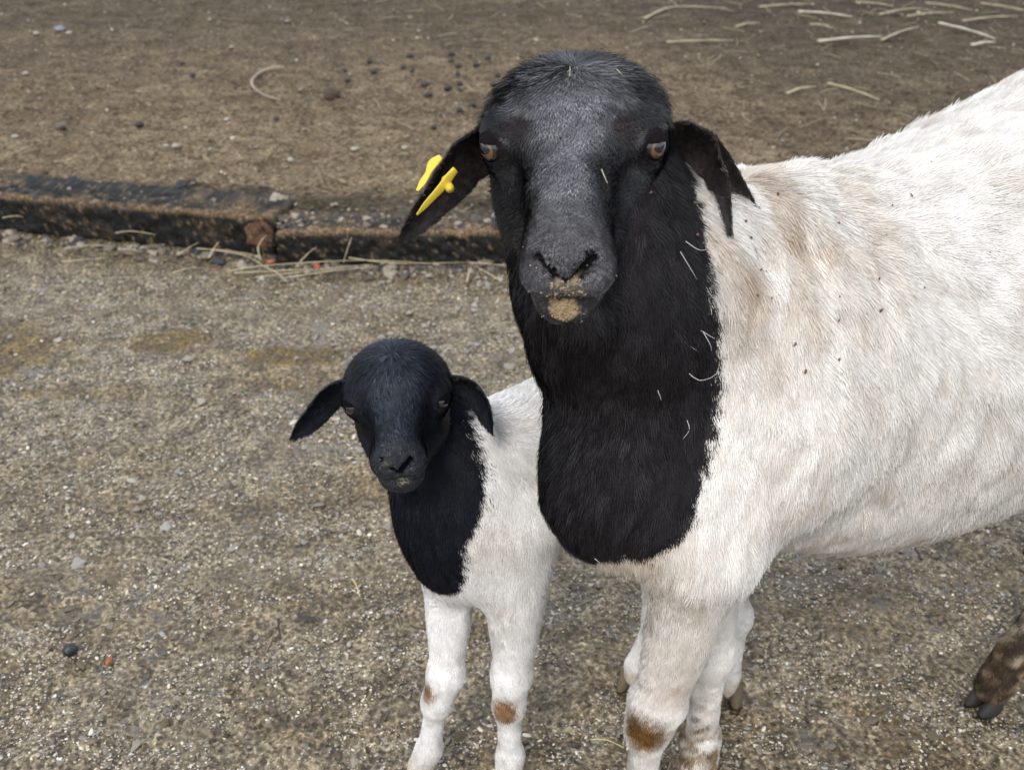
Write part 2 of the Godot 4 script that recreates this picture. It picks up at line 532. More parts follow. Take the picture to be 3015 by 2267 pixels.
func ewe_look(p: Vector3, n: Vector3) -> Array:
	var q := ewe_frame.affine_inverse() * p
	var u := ewe_frame.basis.x
	var black := inside_by(Vector2(p.x, p.y), ewe_black)
	var rear := smoothstep(0.30, 0.50, p.y) * smoothstep(0.02, 0.30, q.x)
	var top := smoothstep(0.25, 0.8, n.y)
	var d := Vector3.DOWN * (1.0 - 0.85 * top * rear) + u * (0.35 + 0.75 * top + 0.5 * smoothstep(0.1, 0.5, q.x)) * rear
	d += u * soft.get_noise_3dv(p * 9.0) * 0.5 * rear
	var leg := 1.0 - smoothstep(0.20, 0.44 if q.x < 0.15 else 0.36, p.y)
	if q.x > 0.15 and q.x < 0.5 and p.y > 0.26: leg = 0.0
	var l := lerpf(0.0150, 0.0060, leg)
	if black > 0.0: l = 0.012
	var tone := Color(0.815, 0.785, 0.75)
	var stain := near(p, Vector3(0.195, 0.628, -0.765), 0.13) * clampf(0.55 + 2.4 * soft.get_noise_3d(p.x * 60.0 - p.y * 22.0, p.y * 24.0, p.z * 60.0), 0.0, 1.0)
	stain = maxf(stain, 0.55 * near(p, Vector3(0.21, 0.60, -0.725), 0.10) * clampf(0.3 + 2.0 * soft.get_noise_3dv(p * 45.0), 0.0, 1.0))
	stain = maxf(stain, 0.6 * near(p, Vector3(0.09, 0.395, -0.69), 0.075))
	stain = maxf(stain, 0.5 * smoothstep(0.36, 0.30, p.y) * (1.0 - leg))
	tone = tone.lerp(Color(0.46, 0.32, 0.19), minf(stain * 0.95, 0.85))
	var mud := near(p, Vector3(0.112, 0.196, -0.692), 0.033) + 0.18 * fine.get_noise_3dv(p * 130.0)
	tone = tone.lerp(Color(0.15, 0.075, 0.022), smoothstep(0.02, 0.5, mud))
	tone = tone.lerp(Color(0.45, 0.30, 0.22), 0.5 * near(p, Vector3(0.14, 0.25, -0.69), 0.035))
	var speckle := clampf(0.5 + 1.5 * fine.get_noise_3dv(p * 160.0), 0.0, 1.0)
	if p.x > 0.45:
		tone = tone.lerp(Color(0.45, 0.38, 0.30), 0.7 * smoothstep(0.27, 0.16, p.y))
		tone = tone.lerp(Color(0.040, 0.028, 0.019).lerp(Color(0.30, 0.21, 0.13), clampf(speckle * 2.0 - 0.9, 0.0, 1.0)), smoothstep(0.190, 0.095, p.y + (speckle - 0.5) * 0.11))
	elif p.z < -0.765 and p.y < 0.16:
		tone = tone.lerp(Color(0.20, 0.14, 0.085), smoothstep(0.115, 0.06, p.y + (speckle - 0.5) * 0.10))
	var many := lerpf(190000.0, 260000.0, leg)
	if black > -0.01: many = 200000.0
	if p.x > 0.68 or q.z < -0.06: many *= 0.25
	return [d, l, many * facing(p, n), black, tone, Color(0.0140, 0.0125, 0.0140), 0.00095]

func head_look(p: Vector3, n: Vector3, h: Transform3D, s: Vector3, lamb: bool) -> Array:
	var q := (h.affine_inverse() * p) / s
	var d := Vector3(0, 0, 1)
	if q.z < 0.03:
		var f := smoothstep(0.03, -0.012, q.z)
		var fan := Vector3(q.x * 26.0, -0.15 - absf(q.x) * 6.0, 0.55 - 26.0 * maxf(0.0, -q.z - 0.018))
		d = Vector3(q.x * 9.0, 0.0, 1.0).lerp(fan, f)
	if q.y < -0.015: d = Vector3(0, -0.8, -0.5)
	d = h.basis * d
	var l := lerpf(0.0052, 0.0135, smoothstep(0.0, -0.040, q.z) * smoothstep(0.0, 0.02, q.y))
	l = lerpf(l, 0.0018, smoothstep(0.06, 0.115, q.z))
	if q.y < -0.02 and q.z < 0.07: l = 0.009
	if lamb: l = minf(l * 0.8, 0.0062)
	l *= 0.35 + 0.65 * smoothstep(0.012, 0.028, Vector3(absf(q.x) - 0.0535, q.y - 0.009, q.z - 0.0115).length())
	var many := 420000.0 if lamb else 300000.0
	if q.z > 0.10 and groove_by(q) < 0.0024: many = 0.0
	if q.z > 0.09: many *= 0.8
	if q.z > 0.11 and q.y < -0.024: many *= 0.45
	if not lamb and q.z > 0.11 and Vector2(q.x + 0.003, q.y + 0.0345).length() < 0.0095: many = 0.0
	if Vector2(absf(q.x) - 0.0585, q.y - 0.009).length() < 0.0088 and q.z > -0.002 and q.z < 0.03: many = 0.0
	var c := Color(0.0060, 0.0072, 0.0118) if lamb else Color(0.0135, 0.0130, 0.0150)
	if lamb:
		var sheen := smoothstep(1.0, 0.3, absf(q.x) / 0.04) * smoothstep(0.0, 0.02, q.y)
		c = c.lerp(Color(0.026, 0.032, 0.046), 0.8 * sheen)  # bluish sheen painted into the hair colour of the upper face
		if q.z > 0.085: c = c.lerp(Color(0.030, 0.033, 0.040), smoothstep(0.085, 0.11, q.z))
	if not lamb:
		# bald, browner skin in front of the brows, and grey hair plus painted sky sheen down forehead and nose
		var worn := maxf(near(q, Vector3(0.036, 0.031, 0.014), 0.0145), near(q, Vector3(-0.036, 0.031, 0.014), 0.0145))
		c = c.lerp(Color(0.020, 0.013, 0.012), smoothstep(0.0, 0.6, worn))
		if worn > 0.15: l *= 0.5
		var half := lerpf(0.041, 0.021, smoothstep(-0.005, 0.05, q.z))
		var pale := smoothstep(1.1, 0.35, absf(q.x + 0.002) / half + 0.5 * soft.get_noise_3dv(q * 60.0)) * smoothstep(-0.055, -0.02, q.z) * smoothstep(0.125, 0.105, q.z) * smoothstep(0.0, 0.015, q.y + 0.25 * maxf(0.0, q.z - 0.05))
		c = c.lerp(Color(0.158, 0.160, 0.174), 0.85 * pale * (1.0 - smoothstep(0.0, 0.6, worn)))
		if q.z > 0.08:
			c = c.lerp(Color(0.085, 0.082, 0.090) if q.y > -0.024 else Color(0.045, 0.044, 0.048), smoothstep(0.08, 0.11, q.z))
	return [d, l, many * facing(p, n), 1.0, c, c, 0.0008 if not lamb else 0.00065]

func lamb_look(p: Vector3, n: Vector3) -> Array:
	var q := lamb_frame.affine_inverse() * p
	var u := lamb_frame.basis.x
	var black := inside_by(Vector2(p.x, p.y), lamb_black)
	var rear := smoothstep(0.22, 0.36, p.y) * smoothstep(-0.03, 0.10, q.x)
	var top := smoothstep(0.25, 0.8, n.y)
	var d := Vector3.DOWN * (1.0 - 0.8 * top * rear) + u * (0.4 + 0.8 * top) * rear
	var leg := 1.0 - smoothstep(0.17, 0.24, p.y)
	var l := lerpf(0.0095, 0.0048, leg)
	if black > 0.0: l = 0.010
	var tone := Color(0.85, 0.835, 0.82)
	tone = tone.lerp(Color(0.66, 0.52, 0.42), 0.5 * near(p, Vector3(0.04, 0.33, -0.79), 0.11) * clampf(0.4 + 1.5 * soft.get_noise_3dv(p * 30.0), 0.0, 1.0))
	tone = tone.lerp(Color(0.24, 0.14, 0.065), smoothstep(0.0, 0.3, near(p, Vector3(-0.091, 0.142, -0.795), 0.018)))
	tone = tone.lerp(Color(0.24, 0.14, 0.075), smoothstep(0.0, 0.3, near(p, Vector3(-0.010, 0.126, -0.783), 0.021)))
	tone = tone.lerp(Color(0.50, 0.36, 0.20), 0.6 * smoothstep(0.05, 0.02, p.y))
	var many := lerpf(300000.0, 460000.0, leg)
	if q.x > 0.14 and p.y > 0.2: many *= 0.3
	return [d, l, many * facing(p, n), black, tone, Color(0.0070, 0.0078, 0.0125), 0.00075]

# an ear: a leaf of the given half widths along a line, with thickness, cupped towards "open"
func leaf_skin(pts: Array, widths: Array, open: Vector3, cup: float, thick: float) -> Hull:
	const N := 26
	const M := 18
	var line := smooth_line(pts, N)
	var list := []
	for i in N:
		var u := float(i) / (N - 1)
		var d := (line[mini(i + 1, N - 1)] - line[maxi(i - 1, 0)]).normalized()
		var o := (open - d * open.dot(d)).normalized()
		var x := d.cross(o)
		var f := u * (widths.size() - 1)
		var k := mini(int(f), widths.size() - 2)
		var w: float = lerpf(widths[k], widths[k + 1], smoothstep(0.0, 1.0, f - k) * 0.4 + (f - k) * 0.6)
		var th := thick * (1.0 - 0.75 * u)
		var ring := PackedVector3Array()
		for j in M:
			var an := TAU * j / M
			var c := cos(an)
			ring.append(line[i] + x * c * w + o * (sin(an) * th + cup * w * c * c))
		list.append(ring)
	return rings(list)

func hoof(at: Vector3, towards: Vector3, size: float, m: Material, parent: Node3D) -> void:
	var f := towards.normalized()
	var x := f.cross(Vector3.UP).normalized()
	var all := []
	for side in [-1.0, 1.0]:
		var list := []
		for i in 5:
			var u := i / 4.0
			var ring := PackedVector3Array()
			for j in 14:
				var an := TAU * j / 14.0
				var toe := 1.0 + 0.45 * maxf(sin(an), 0.0) * (1.0 - u)
				var r := lerpf(1.0, 0.80, u) * (0.86 if i == 0 or i == 4 else 1.0)
				ring.append(at + x * (side * size * 0.54 + cos(an) * size * 0.50 * r) + f * (sin(an) * size * 0.85 * r * toe - size * 0.1 - u * size * 0.35) + Vector3.UP * (0.001 + u * size * 1.15 - 0.1 * size * u * sin(an)))
			list.append(ring)
		all.append(rings(list))
	part(mesh_of(join(all)), "hoof", m, parent)

func ball(c: Vector3, axis: Vector3, r: float, a0: float, a1: float, stretch := 1.0) -> Hull:
	# the zone of a sphere between two angles off its axis; stretched sideways across the axis
	var list := []
	var x := axis.cross(Vector3.UP).normalized()
	var y := x.cross(axis)
	for i in 16:
		var t := lerpf(a0, a1, i / 15.0)
		var ring := PackedVector3Array()
		for j in 28:
			var an := TAU * j / 28.0
			var v := axis * cos(t) + (x * cos(an) * stretch + y * sin(an)) * sin(t)
			ring.append(c + v.normalized() * r)
		list.append(ring)
	return rings(list, false)

func eye(c: Vector3, axis: Vector3, up: Vector3, front: Vector3, r: float, iris: Color, skin_tone: Color, parent: Node3D) -> void:
	var white := mat(Color(0.020, 0.012, 0.010), 0.12)
	white.clearcoat_enabled = true
	white.clearcoat_roughness = 0.03
	var o := part(mesh_of(ball(c, axis, r, 0.001, PI - 0.001)), "eyeball", white, parent)
	var im := mat(iris, 0.15)
	im.clearcoat_enabled = true
	im.clearcoat_roughness = 0.03
	part(mesh_of(ball(c + axis * 0.0002, axis, r * 1.012, 0.001, 0.80)), "iris", im, o)
	var pm := mat(Color(0.004, 0.006, 0.014), 0.06)
	pm.clearcoat_enabled = true
	pm.clearcoat_roughness = 0.02
	var high := (axis + up * 0.16).normalized()
	part(mesh_of(ball(c + axis * 0.0004, high, r * 1.02, 0.001, 0.34, 1.9)), "pupil", pm, o)
	# lids: the upper one hoods the eye, the lower one only rims it
	var lm := mat(skin_tone, 0.85, false, 0.12)
	var over := (up - front * 0.42).normalized()
	var under := (-up - axis * 0.30).normalized()
	for l in [[over, 1.12, 1.19], [under, 1.08, 1.02]]:
		var shell := ball(c, l[0], r * l[1], 0.02, l[2])
		var rim := ball(c, l[0], r * l[1], l[2] - 0.001, l[2] + 0.10)
		for i in rim.p.size():
			var k := smoothstep(l[2] - 0.01, l[2] + 0.10, (rim.p[i] - c).angle_to(l[0]))
			rim.p[i] = c + (rim.p[i] - c) * lerpf(1.0, 0.93, k)
		part(mesh_of(join([shell, rim])), "eyelid", lm, o)


# ------------------------------------------------------------------ ground and loose things
func height_at(x: float, z: float) -> float:
	return 0.0042 * soft.get_noise_2d(x * 26.0, z * 34.0) + 0.0034 * fine.get_noise_2d(x * 110.0, z * 130.0) + 0.0040 * soft.get_noise_2d(x * 7.0 + 40.0, z * 8.0)

func steps(a: float, b: float, cell: float, far: float, grow: float) -> PackedFloat32Array:
	var r := PackedFloat32Array()
	var x := a
	while x < b:
		r.append(x)
		x += cell
	var s := cell
	while x < far:
		r.append(x)
		s *= grow
		x += s
	r.append(far)
	return r

func sheet(xs: PackedFloat32Array, zs: PackedFloat32Array, base: Callable, tint: Callable) -> ArrayMesh:
	var s := Hull.new()
	var w := xs.size()
	for z in zs:
		for x in xs:
			var h: float = base.call(x, z)
			s.p.append(Vector3(x, h, z))
			s.c.append(tint.call(x, z))
	for j in zs.size() - 1:
		for i in w - 1:
			var v := j * w + i
			s.t.append_array([v, v + w, v + 1, v + 1, v + w, v + w + 1])
	renormal(s)
	if s.n[0].y < 0.0:
		for i in range(0, s.t.size(), 3):
			var t := s.t[i + 1]
			s.t[i + 1] = s.t[i + 2]
			s.t[i + 2] = t
		renormal(s)
	return mesh_of(s)

func grit_picture(size: int, seed_of: int, lively := 1.0) -> Array:
	# an albedo and a relief picture of trodden, gritty mud; both wrap
	var n1 := FastNoiseLite.new(); n1.seed = seed_of; n1.noise_type = FastNoiseLite.TYPE_SIMPLEX; n1.frequency = 0.010; n1.fractal_octaves = 4
	var n2 := FastNoiseLite.new(); n2.seed = seed_of + 1; n2.noise_type = FastNoiseLite.TYPE_SIMPLEX; n2.frequency = 0.07; n2.fractal_octaves = 4; n2.fractal_gain = 0.65
	var n3 := FastNoiseLite.new(); n3.seed = seed_of + 2; n3.noise_type = FastNoiseLite.TYPE_CELLULAR; n3.frequency = 0.11; n3.cellular_return_type = FastNoiseLite.RETURN_CELL_VALUE; n3.fractal_type = FastNoiseLite.FRACTAL_NONE
	var n4 := FastNoiseLite.new(); n4.seed = seed_of + 3; n4.noise_type = FastNoiseLite.TYPE_CELLULAR; n4.frequency = 0.24; n4.cellular_return_type = FastNoiseLite.RETURN_CELL_VALUE; n4.fractal_type = FastNoiseLite.FRACTAL_NONE
	var a := n1.get_seamless_image(size, size).get_data()
	var b := n2.get_seamless_image(size, size).get_data()
	var c := n3.get_seamless_image(size, size).get_data()
	var e := n4.get_seamless_image(size, size).get_data()
	var rgb := PackedByteArray()
	rgb.resize(size * size * 3)
	var hgt := PackedByteArray()
	hgt.resize(size * size)
	for i in size * size:
		var v := ((a[i] - 128) * 0.26 + (b[i] - 128) * 0.60) * lively
		var s := c[i]
		var t := e[i]
		var r := 104.0 + v
		var g := 91.0 + v * 0.95
		var bl := 70.0 + v * 0.84
		var h := 110.0 + v * 0.9
		if s > 205:   # pale grit
			r += 24 * lively; g += 24 * lively; bl += 24 * lively; h += 30
		elif s < 45:  # dark crumbs
			r -= 30; g -= 30; bl -= 27; h -= 14
		if t > 226:
			r += 46 * lively; g += 45 * lively; bl += 40 * lively; h += 36
		elif t < 26:
			r -= 34 * lively; g -= 33 * lively; bl -= 28 * lively
		rgb[i * 3] = clampi(int(r), 8, 250)
		rgb[i * 3 + 1] = clampi(int(g), 8, 250)
		rgb[i * 3 + 2] = clampi(int(bl), 6, 250)
		hgt[i] = clampi(int(h), 0, 255)
	return [ImageTexture.create_from_image(Image.create_from_data(size, size, false, Image.FORMAT_RGB8, rgb)), ImageTexture.create_from_image(Image.create_from_data(size, size, false, Image.FORMAT_L8, hgt))]

func stone_mesh(seed_of: int, flat: float, rough := 0.25, rows := 5, cols := 8) -> ArrayMesh:
	var r := RandomNumberGenerator.new()
	r.seed = seed_of
	var list := []
	for i in rows + 1:
		var t := lerpf(0.12, PI - 0.12, float(i) / rows)
		var ring := PackedVector3Array()
		for j in cols:
			var an := TAU * j / cols
			var k := 1.0 + r.randf_range(-rough, rough)
			ring.append(Vector3(cos(an) * sin(t), cos(t) * flat, sin(an) * sin(t)) * k)
		list.append(ring)
	return mesh_of(rings(list))

func scatter(called: String, label: String, category: String, mesh: Mesh, m: Material, count: int, where: Callable) -> void:
	var buf := PackedFloat32Array()
	var n := 0
	for i in count:
		var w: Array = where.call()   # [point, size vector, colour]
		if w.is_empty(): continue
		var bs := Basis(Vector3.UP, rng.randf() * TAU).rotated(Vector3.RIGHT, rng.randfn(0.0, 0.2)).rotated(Vector3.BACK, rng.randfn(0.0, 0.2)).scaled_local(w[1])
		var p: Vector3 = w[0]
		var c: Color = w[2]
		buf.append_array([bs.x.x, bs.y.x, bs.z.x, p.x, bs.x.y, bs.y.y, bs.z.y, p.y, bs.x.z, bs.y.z, bs.z.z, p.z, c.r, c.g, c.b, 1.0])
		n += 1
	var mm := MultiMesh.new()
	mm.transform_format = MultiMesh.TRANSFORM_3D
	mm.use_colors = true
	mm.mesh = mesh
	mm.instance_count = n
	mm.buffer = buf
	var o := MultiMeshInstance3D.new()
	o.multimesh = mm
	o.material_override = m
	put(o, called, self)
	tag(o, label, category, "", "stuff")

func kerb_block(a: Vector3, b: Vector3, high: float, deep: float, m: Material, parent: Node3D, seed_of: int) -> void:
	# a rough cast block from a to b (foot of its front face), rounded along the top edge
	var along := (b - a)
	var len_of := along.length()
	along = along.normalized()
	var back := Vector3.UP.cross(along).normalized()
	if back.z > 0.0: back = -back
	var nx := int(len_of / 0.0055)
	var list := []
	for i in nx + 1:
		var u := float(i) / nx
		var ring := PackedVector3Array()
		var prof := [[0.0, -0.02], [0.0, 0.006], [0.0, 0.012], [0.001, 0.018], [0.001, 0.024], [0.001, 0.030], [0.002, 0.036], [0.002, 0.042], [0.002, 0.048], [0.003, 0.054], [0.003, 0.060], [0.005, 0.066], [0.010, 0.0695], [0.016, 0.070], [0.023, 0.07], [0.03, 0.07], [0.038, 0.07], [0.046, 0.07], [0.055, 0.07], [0.065, 0.07], [0.08, 0.07], [0.11, 0.07], [0.11, -0.02]]
		for q in prof:
			var p: Vector3 = a + along * len_of * u + back * q[0] * deep / 0.11 + Vector3.UP * q[1] * high / 0.07
			var k := 0.005 * soft.get_noise_3dv(p * 28.0 + Vector3(seed_of, 0, 0)) + 0.010 * fine.get_noise_3dv(p * 110.0)
			var edge := 1.0 - 0.10 * smoothstep(0.02, 0.0, minf(u, 1.0 - u) * len_of)
			p += (-back * k + Vector3.UP * k * 0.7) * (1.0 if q[1] > 0.0 else 0.0)
			p.y = p.y * (edge if q[1] > 0.03 else 1.0)
			ring.append(p)
		list.append(ring)
	var s := rings(list)
	for p in s.p:
		var up := smoothstep(high - 0.010, high - 0.002, p.y)
		var algae := (1.0 - up) * clampf(1.1 + 0.6 * soft.get_noise_3dv(p * 30.0), 0.0, 1.0)
		algae = maxf(algae, up * clampf(0.6 * smoothstep(-0.55, -1.0, p.x) + 0.45 + 1.6 * soft.get_noise_3dv(p * 22.0 + Vector3(9, 0, seed_of)), 0.0, 1.0) * smoothstep(0.014, 0.03, (p - a).dot(back)))
		var c := Color(0.92, 0.75, 0.64).lerp(Color(0.035, 0.045, 0.065), algae)
		var fleck := fine.get_noise_3dv(p * 170.0) + 0.4 * soft.get_noise_3dv(p * 60.0)
		c = c.lerp(Color(0.95, 0.85, 0.72), 0.75 * smoothstep(0.28, 0.46, fleck))
		s.c.append(c.lerp(Color(0.07, 0.07, 0.08), 0.6 * smoothstep(-0.2, -0.4, fleck)))
	part(mesh_of(s), "kerb_block", m, parent)

func straw(pts: Array, width: float, m: Material, called: String, label: String, group: String) -> void:
	var base: Vector3 = pts[0]
	var o := MeshInstance3D.new()
	var bent := []
	for i in pts.size(): bent.append(pts[i] - base + Vector3(0, rng.randf_range(0.0, 0.006), 0))
	if bent.size() == 2:
		var mid: Vector3 = (bent[0] + bent[1]) * 0.5 + Vector3(rng.randfn(0, 0.004), 0.004, rng.randfn(0, 0.004))
		bent.insert(1, mid)
	o.mesh = mesh_of(tube(bent, func(u): return width * (0.95 - 0.5 * u + 0.16 * sin(u * 17.0 + width * 9000.0)), 6, 14, 0.45))
	o.material_override = m
	put(o, called, self)
	o.position = base
	if base.y < 0.02 and base.z > -2.06: o.position.y += maxf(0.0, height_at(base.x, base.z)) + 0.001
	tag(o, label, "straw", group)


func _ready() -> void:
	rng.seed = 7
	soft.seed = 3; soft.frequency = 0.35; soft.fractal_octaves = 3
	fine.seed = 11; fine.frequency = 0.35; fine.fractal_octaves = 3; fine.fractal_gain = 0.6

	# ---------- camera
	var cam := Camera3D.new()
	cam.name = "camera"
	cam.position = EYE_POINT
	cam.rotation_degrees = Vector3(-30, 0, 0)
	cam.far = 400.0
	cam.near = 0.02
	var lens := CameraAttributesPhysical.new()
	lens.frustum_focal_length = 34.85   # 38 degrees high on a 24 mm frame
	lens.frustum_focus_distance = 0.90
	lens.exposure_aperture = 9.5
	lens.frustum_near = 0.02
	lens.frustum_far = 400.0
	cam.attributes = lens
	cam.fov = 38.0
	add_child(cam)

	# ---------- sky, sun and exposure: a bright overcast day
	var we := WorldEnvironment.new()
	we.name = "environment"
	var env := Environment.new()
	env.background_mode = Environment.BG_SKY
	var sm := ProceduralSkyMaterial.new()
	sm.sky_top_color = Color(0.85, 0.88, 0.92)
	sm.sky_horizon_color = Color(0.86, 0.88, 0.90)
	sm.sky_curve = 0.2
	sm.ground_bottom_color = Color(0.30, 0.27, 0.23)
	sm.ground_horizon_color = Color(0.62, 0.61, 0.59)
	sm.sun_angle_max = 1.0
	var sky := Sky.new()
	sky.sky_material = sm
	env.sky = sky
	env.tonemap_mode = Environment.TONE_MAPPER_LINEAR
	env.tonemap_exposure = 1.66
	env.sdfgi_enabled = true
	env.ssao_enabled = true
	env.ssil_enabled = true
	we.environment = env
	add_child(we)
	var sun := DirectionalLight3D.new()
	sun.name = "sun"
	sun.light_energy = 0.40
	sun.light_color = Color(1.0, 0.98, 0.955)
	sun.light_angular_distance = 14.0
	sun.shadow_enabled = true
	add_child(sun)
	sun.look_at_from_position(Vector3(-0.7, 2.2, 2.0), Vector3.ZERO, Vector3.UP)

	# ---------- frames of the animals (x: backwards along the spine, y: up, z: to the near side; heads: right, dorsal, towards the nose)
	ewe_frame = Transform3D(Basis(Vector3(0.8848, 0, -0.4659), Vector3.UP, Vector3(0.4659, 0, 0.8848)), Vector3(0.113, 0, -0.783))
	ewe_head = Transform3D(Basis(Vector3(0.9955, 0.0373, 0.0871), Vector3(-0.0612, 0.9549, 0.2906), Vector3(-0.0724, -0.2946, 0.9529)), Vector3(0.0426, 0.7039, -0.7586))
	lamb_frame = Transform3D(Basis(Vector3(0.7828, 0, -0.6222), Vector3.UP, Vector3(0.6222, 0, 0.7828)), Vector3(-0.025, 0, -0.86))
	lamb_head = Transform3D(Basis(Vector3(0.9970, 0.0473, -0.0605), Vector3(-0.0288, 0.9605, 0.2769), Vector3(0.0712, -0.2743, 0.9590)), Vector3(-0.0955, 0.4718, -0.7978))

	build_yard()
	build_ewe()
	build_lamb()
	build_litter()


func build_yard() -> void:
	var pics := grit_picture(1024, 21)
	var gm := mat(Color.WHITE, 0.40, true, 0.5)
	gm.albedo_texture = pics[0]
	gm.uv1_triplanar = true
	gm.uv1_world_triplanar = true
	gm.uv1_scale = Vector3.ONE * 1.27
	gm.heightmap_enabled = true
	gm.heightmap_texture = pics[1]
	gm.heightmap_scale = 0.6
	var spots := [[-0.502, -1.068, 0.16, 0.10], [-0.683, -1.291, 0.2, 0.08], [0.35, -1.10, 0.3, 0.12], [-0.18, -1.07, 0.12, 0.06], [-0.75, -0.95, 0.22, 0.1], [0.62, -1.4, 0.25, 0.12], [-0.30, -1.30, 0.2, 0.05]]
	moss = [[-0.622, -1.809, 0.085, 0.055, 1.0], [-0.384, -1.747, 0.10, 0.05, 1.0], [-0.40, -1.66, 0.16, 0.05, 0.45], [-0.93, -1.76, 0.17, 0.12, 0.95], [-0.70, -1.62, 0.20, 0.03, 0.5], [-0.25, -1.35, 0.12, 0.07, 0.35], [-1.0, -1.45, 0.2, 0.06, 0.3]]
	var tint := func(x: float, z: float) -> Color:
		var v := 1.17 + 0.18 * soft.get_noise_2d(x * 7.0, z * 11.0) + 0.10 * soft.get_noise_2d(x * 30.0, z * 40.0 + 7.0)
		var c := Color(v, v * 0.98, v * 0.935)
		var crust := smoothstep(0.10, 0.22, soft.get_noise_2d(x * 20.0 + 20.0, z * 34.0) + 0.45 * fine.get_noise_2d(x * 60.0, z * 90.0))
		c = c.lerp(Color(1.36, 1.38, 1.40), 0.7 * crust)
		var slick := smoothstep(0.10, 0.30, soft.get_noise_2d(x * 10.0 - 11.0, z * 24.0 + 4.0))
		c = c.lerp(Color(0.76, 0.70, 0.56), 0.8 * slick)
		for s in spots:
			var k: float = 1.0 - Vector2((x - s[0]) / s[2], (z - s[1]) / s[3]).length() + 0.5 * soft.get_noise_2d(x * 24.0, z * 30.0)
			c = c.lerp(Color(0.74, 0.68, 0.58) * 0.9, 0.6 * smoothstep(0.0, 0.5, k))
		for s in moss:
			var k: float = 1.0 - Vector2((x - s[0]) / s[2], (z - s[1]) / s[3]).length() + 0.35 * soft.get_noise_2d(x * 24.0, z * 30.0)
			c = c.lerp(Color(0.66, 0.53, 0.17), s[4] * smoothstep(0.0, 0.4, k))
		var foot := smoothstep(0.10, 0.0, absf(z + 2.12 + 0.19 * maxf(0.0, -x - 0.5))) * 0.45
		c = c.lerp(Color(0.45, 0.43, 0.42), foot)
		return c
	var xs := steps(-1.15, 1.55, 0.0055, 60.0, 1.3)
	var left := PackedFloat32Array()
	var x0 := -1.15
	var st := 0.0055
	while x0 > -60.0:
		st *= 1.3
		x0 -= st
		left.append(x0)
	left.reverse()
	left.append_array(xs)
	var zs := PackedFloat32Array()
	for z in [60.0, 30.0, 15.0, 7.0, 3.0, 1.0, 0.2, -0.2, -0.4]: zs.append(z)
	var zz := -0.5
	while zz > -2.40:
		zs.append(zz)
		zz -= 0.0055 if zz > -1.45 else 0.009
	for z in [-2.6, -3.0, -4.0, -8.0, -20.0, -60.0]: zs.append(z)
	var g := part(sheet(left, zs, height_at, tint), "ground", gm, self)
	tag(g, "", "", "", "structure")

	# rain water standing in the hollows of the trodden ground
	var wm := StandardMaterial3D.new()
	wm.albedo_color = Color(0.30, 0.25, 0.17, 0.22)
	wm.transparency = BaseMaterial3D.TRANSPARENCY_ALPHA
	wm.roughness = 0.06
	var pool := Hull.new()
	for q in [Vector3(-1.2, -0.0030, -2.06), Vector3(1.6, -0.0030, -2.06), Vector3(1.6, -0.0030, -0.45), Vector3(-1.2, -0.0030, -0.45)]:
		pool.p.append(q)
		pool.n.append(Vector3.UP)
	pool.t.append_array([0, 1, 2, 0, 2, 3])
	tag(part(mesh_of(pool), "puddle_water", wm, self), "", "", "", "structure")

	# the upper yard behind the kerb
	var calm := grit_picture(512, 77, 0.6)
	var um := mat(Color.WHITE, 0.8, true, 0.3)
	um.albedo_texture = calm[0]
	um.uv1_triplanar = true
	um.uv1_world_triplanar = true
	um.uv1_scale = Vector3.ONE * 1.6
	um.uv1_offset = Vector3(0.37, 0, 0.61)
	um.heightmap_enabled = true
	um.heightmap_texture = calm[1]
	um.heightmap_scale = 0.25
	var tint2 := func(x: float, z: float) -> Color:
		var v := 0.84 + 0.24 * soft.get_noise_2d(x * 3.0, z * 9.0) + 0.16 * soft.get_noise_2d(x * 16.0, z * 24.0 + 7.0)
		v *= lerpf(1.0, 0.58, smoothstep(-3.0, -4.5, z + 0.4 * soft.get_noise_2d(x * 4.0, z * 4.0)))
		v *= lerpf(1.0, 0.72, smoothstep(0.1, 1.0, x))
		v += 0.12 * smoothstep(-3.1, -2.5, z)
		var c := Color(v, v * 0.945, v * 0.935)
		var k := smoothstep(0.0, 0.3, soft.get_noise_2d(x * 11.0 + 30.0, z * 15.0) - 0.18)
		c = c.lerp(Color(v, v, v * 0.98) * 1.35, 0.55 * k)
		c = c.lerp(Color(0.24, 0.24, 0.24), 0.9 * smoothstep(0.11, 0.0, absf(z + 2.32 + 0.17 * maxf(0.0, -x - 0.35)) + 0.05 * soft.get_noise_2d(x * 20.0, z * 20.0)))
		return c
	var rx := PackedFloat32Array()
	x0 = -2.4
	st = 0.012
	while x0 > -60.0:
		st *= 1.3
		x0 -= st
		rx.append(x0)
	rx.reverse()
	rx.append_array(steps(-2.4, 2.6, 0.0125, 60.0, 1.3))
	var rz := PackedFloat32Array()
	var edge := -2.20
	for j in 400:
		rz.append(edge)
		edge -= 0.011 if edge > -3.4 else 0.02
		if edge < -5.2: break
	st = 0.02
	while edge > -60.0:
		st *= 1.3
		edge -= st
		rz.append(edge)
	var up_h := func(x: float, z: float) -> float:
		return 0.066 + 1.3 * height_at(x + 3.0, z)
	# follows the bend of the kerb: rows start behind the blocks
	var bend := func(x: float) -> float: return -0.02 - 0.205 * clampf(-x - 0.49, 0.0, 4.0)
	var us := Hull.new()
	for z in rz:
		for x in rx:
			var zz2: float = z + bend.call(x) * clampf((z + 6.0) / 3.8, 0.0, 1.0)
			us.p.append(Vector3(x, up_h.call(x, zz2), zz2))
			us.c.append(tint2.call(x, zz2))
	var w := rx.size()
	for j in rz.size() - 1:
		for i in w - 1:
			var v := j * w + i
			us.t.append_array([v, v + 1, v + w, v + 1, v + w + 1, v + w])
	renormal(us)
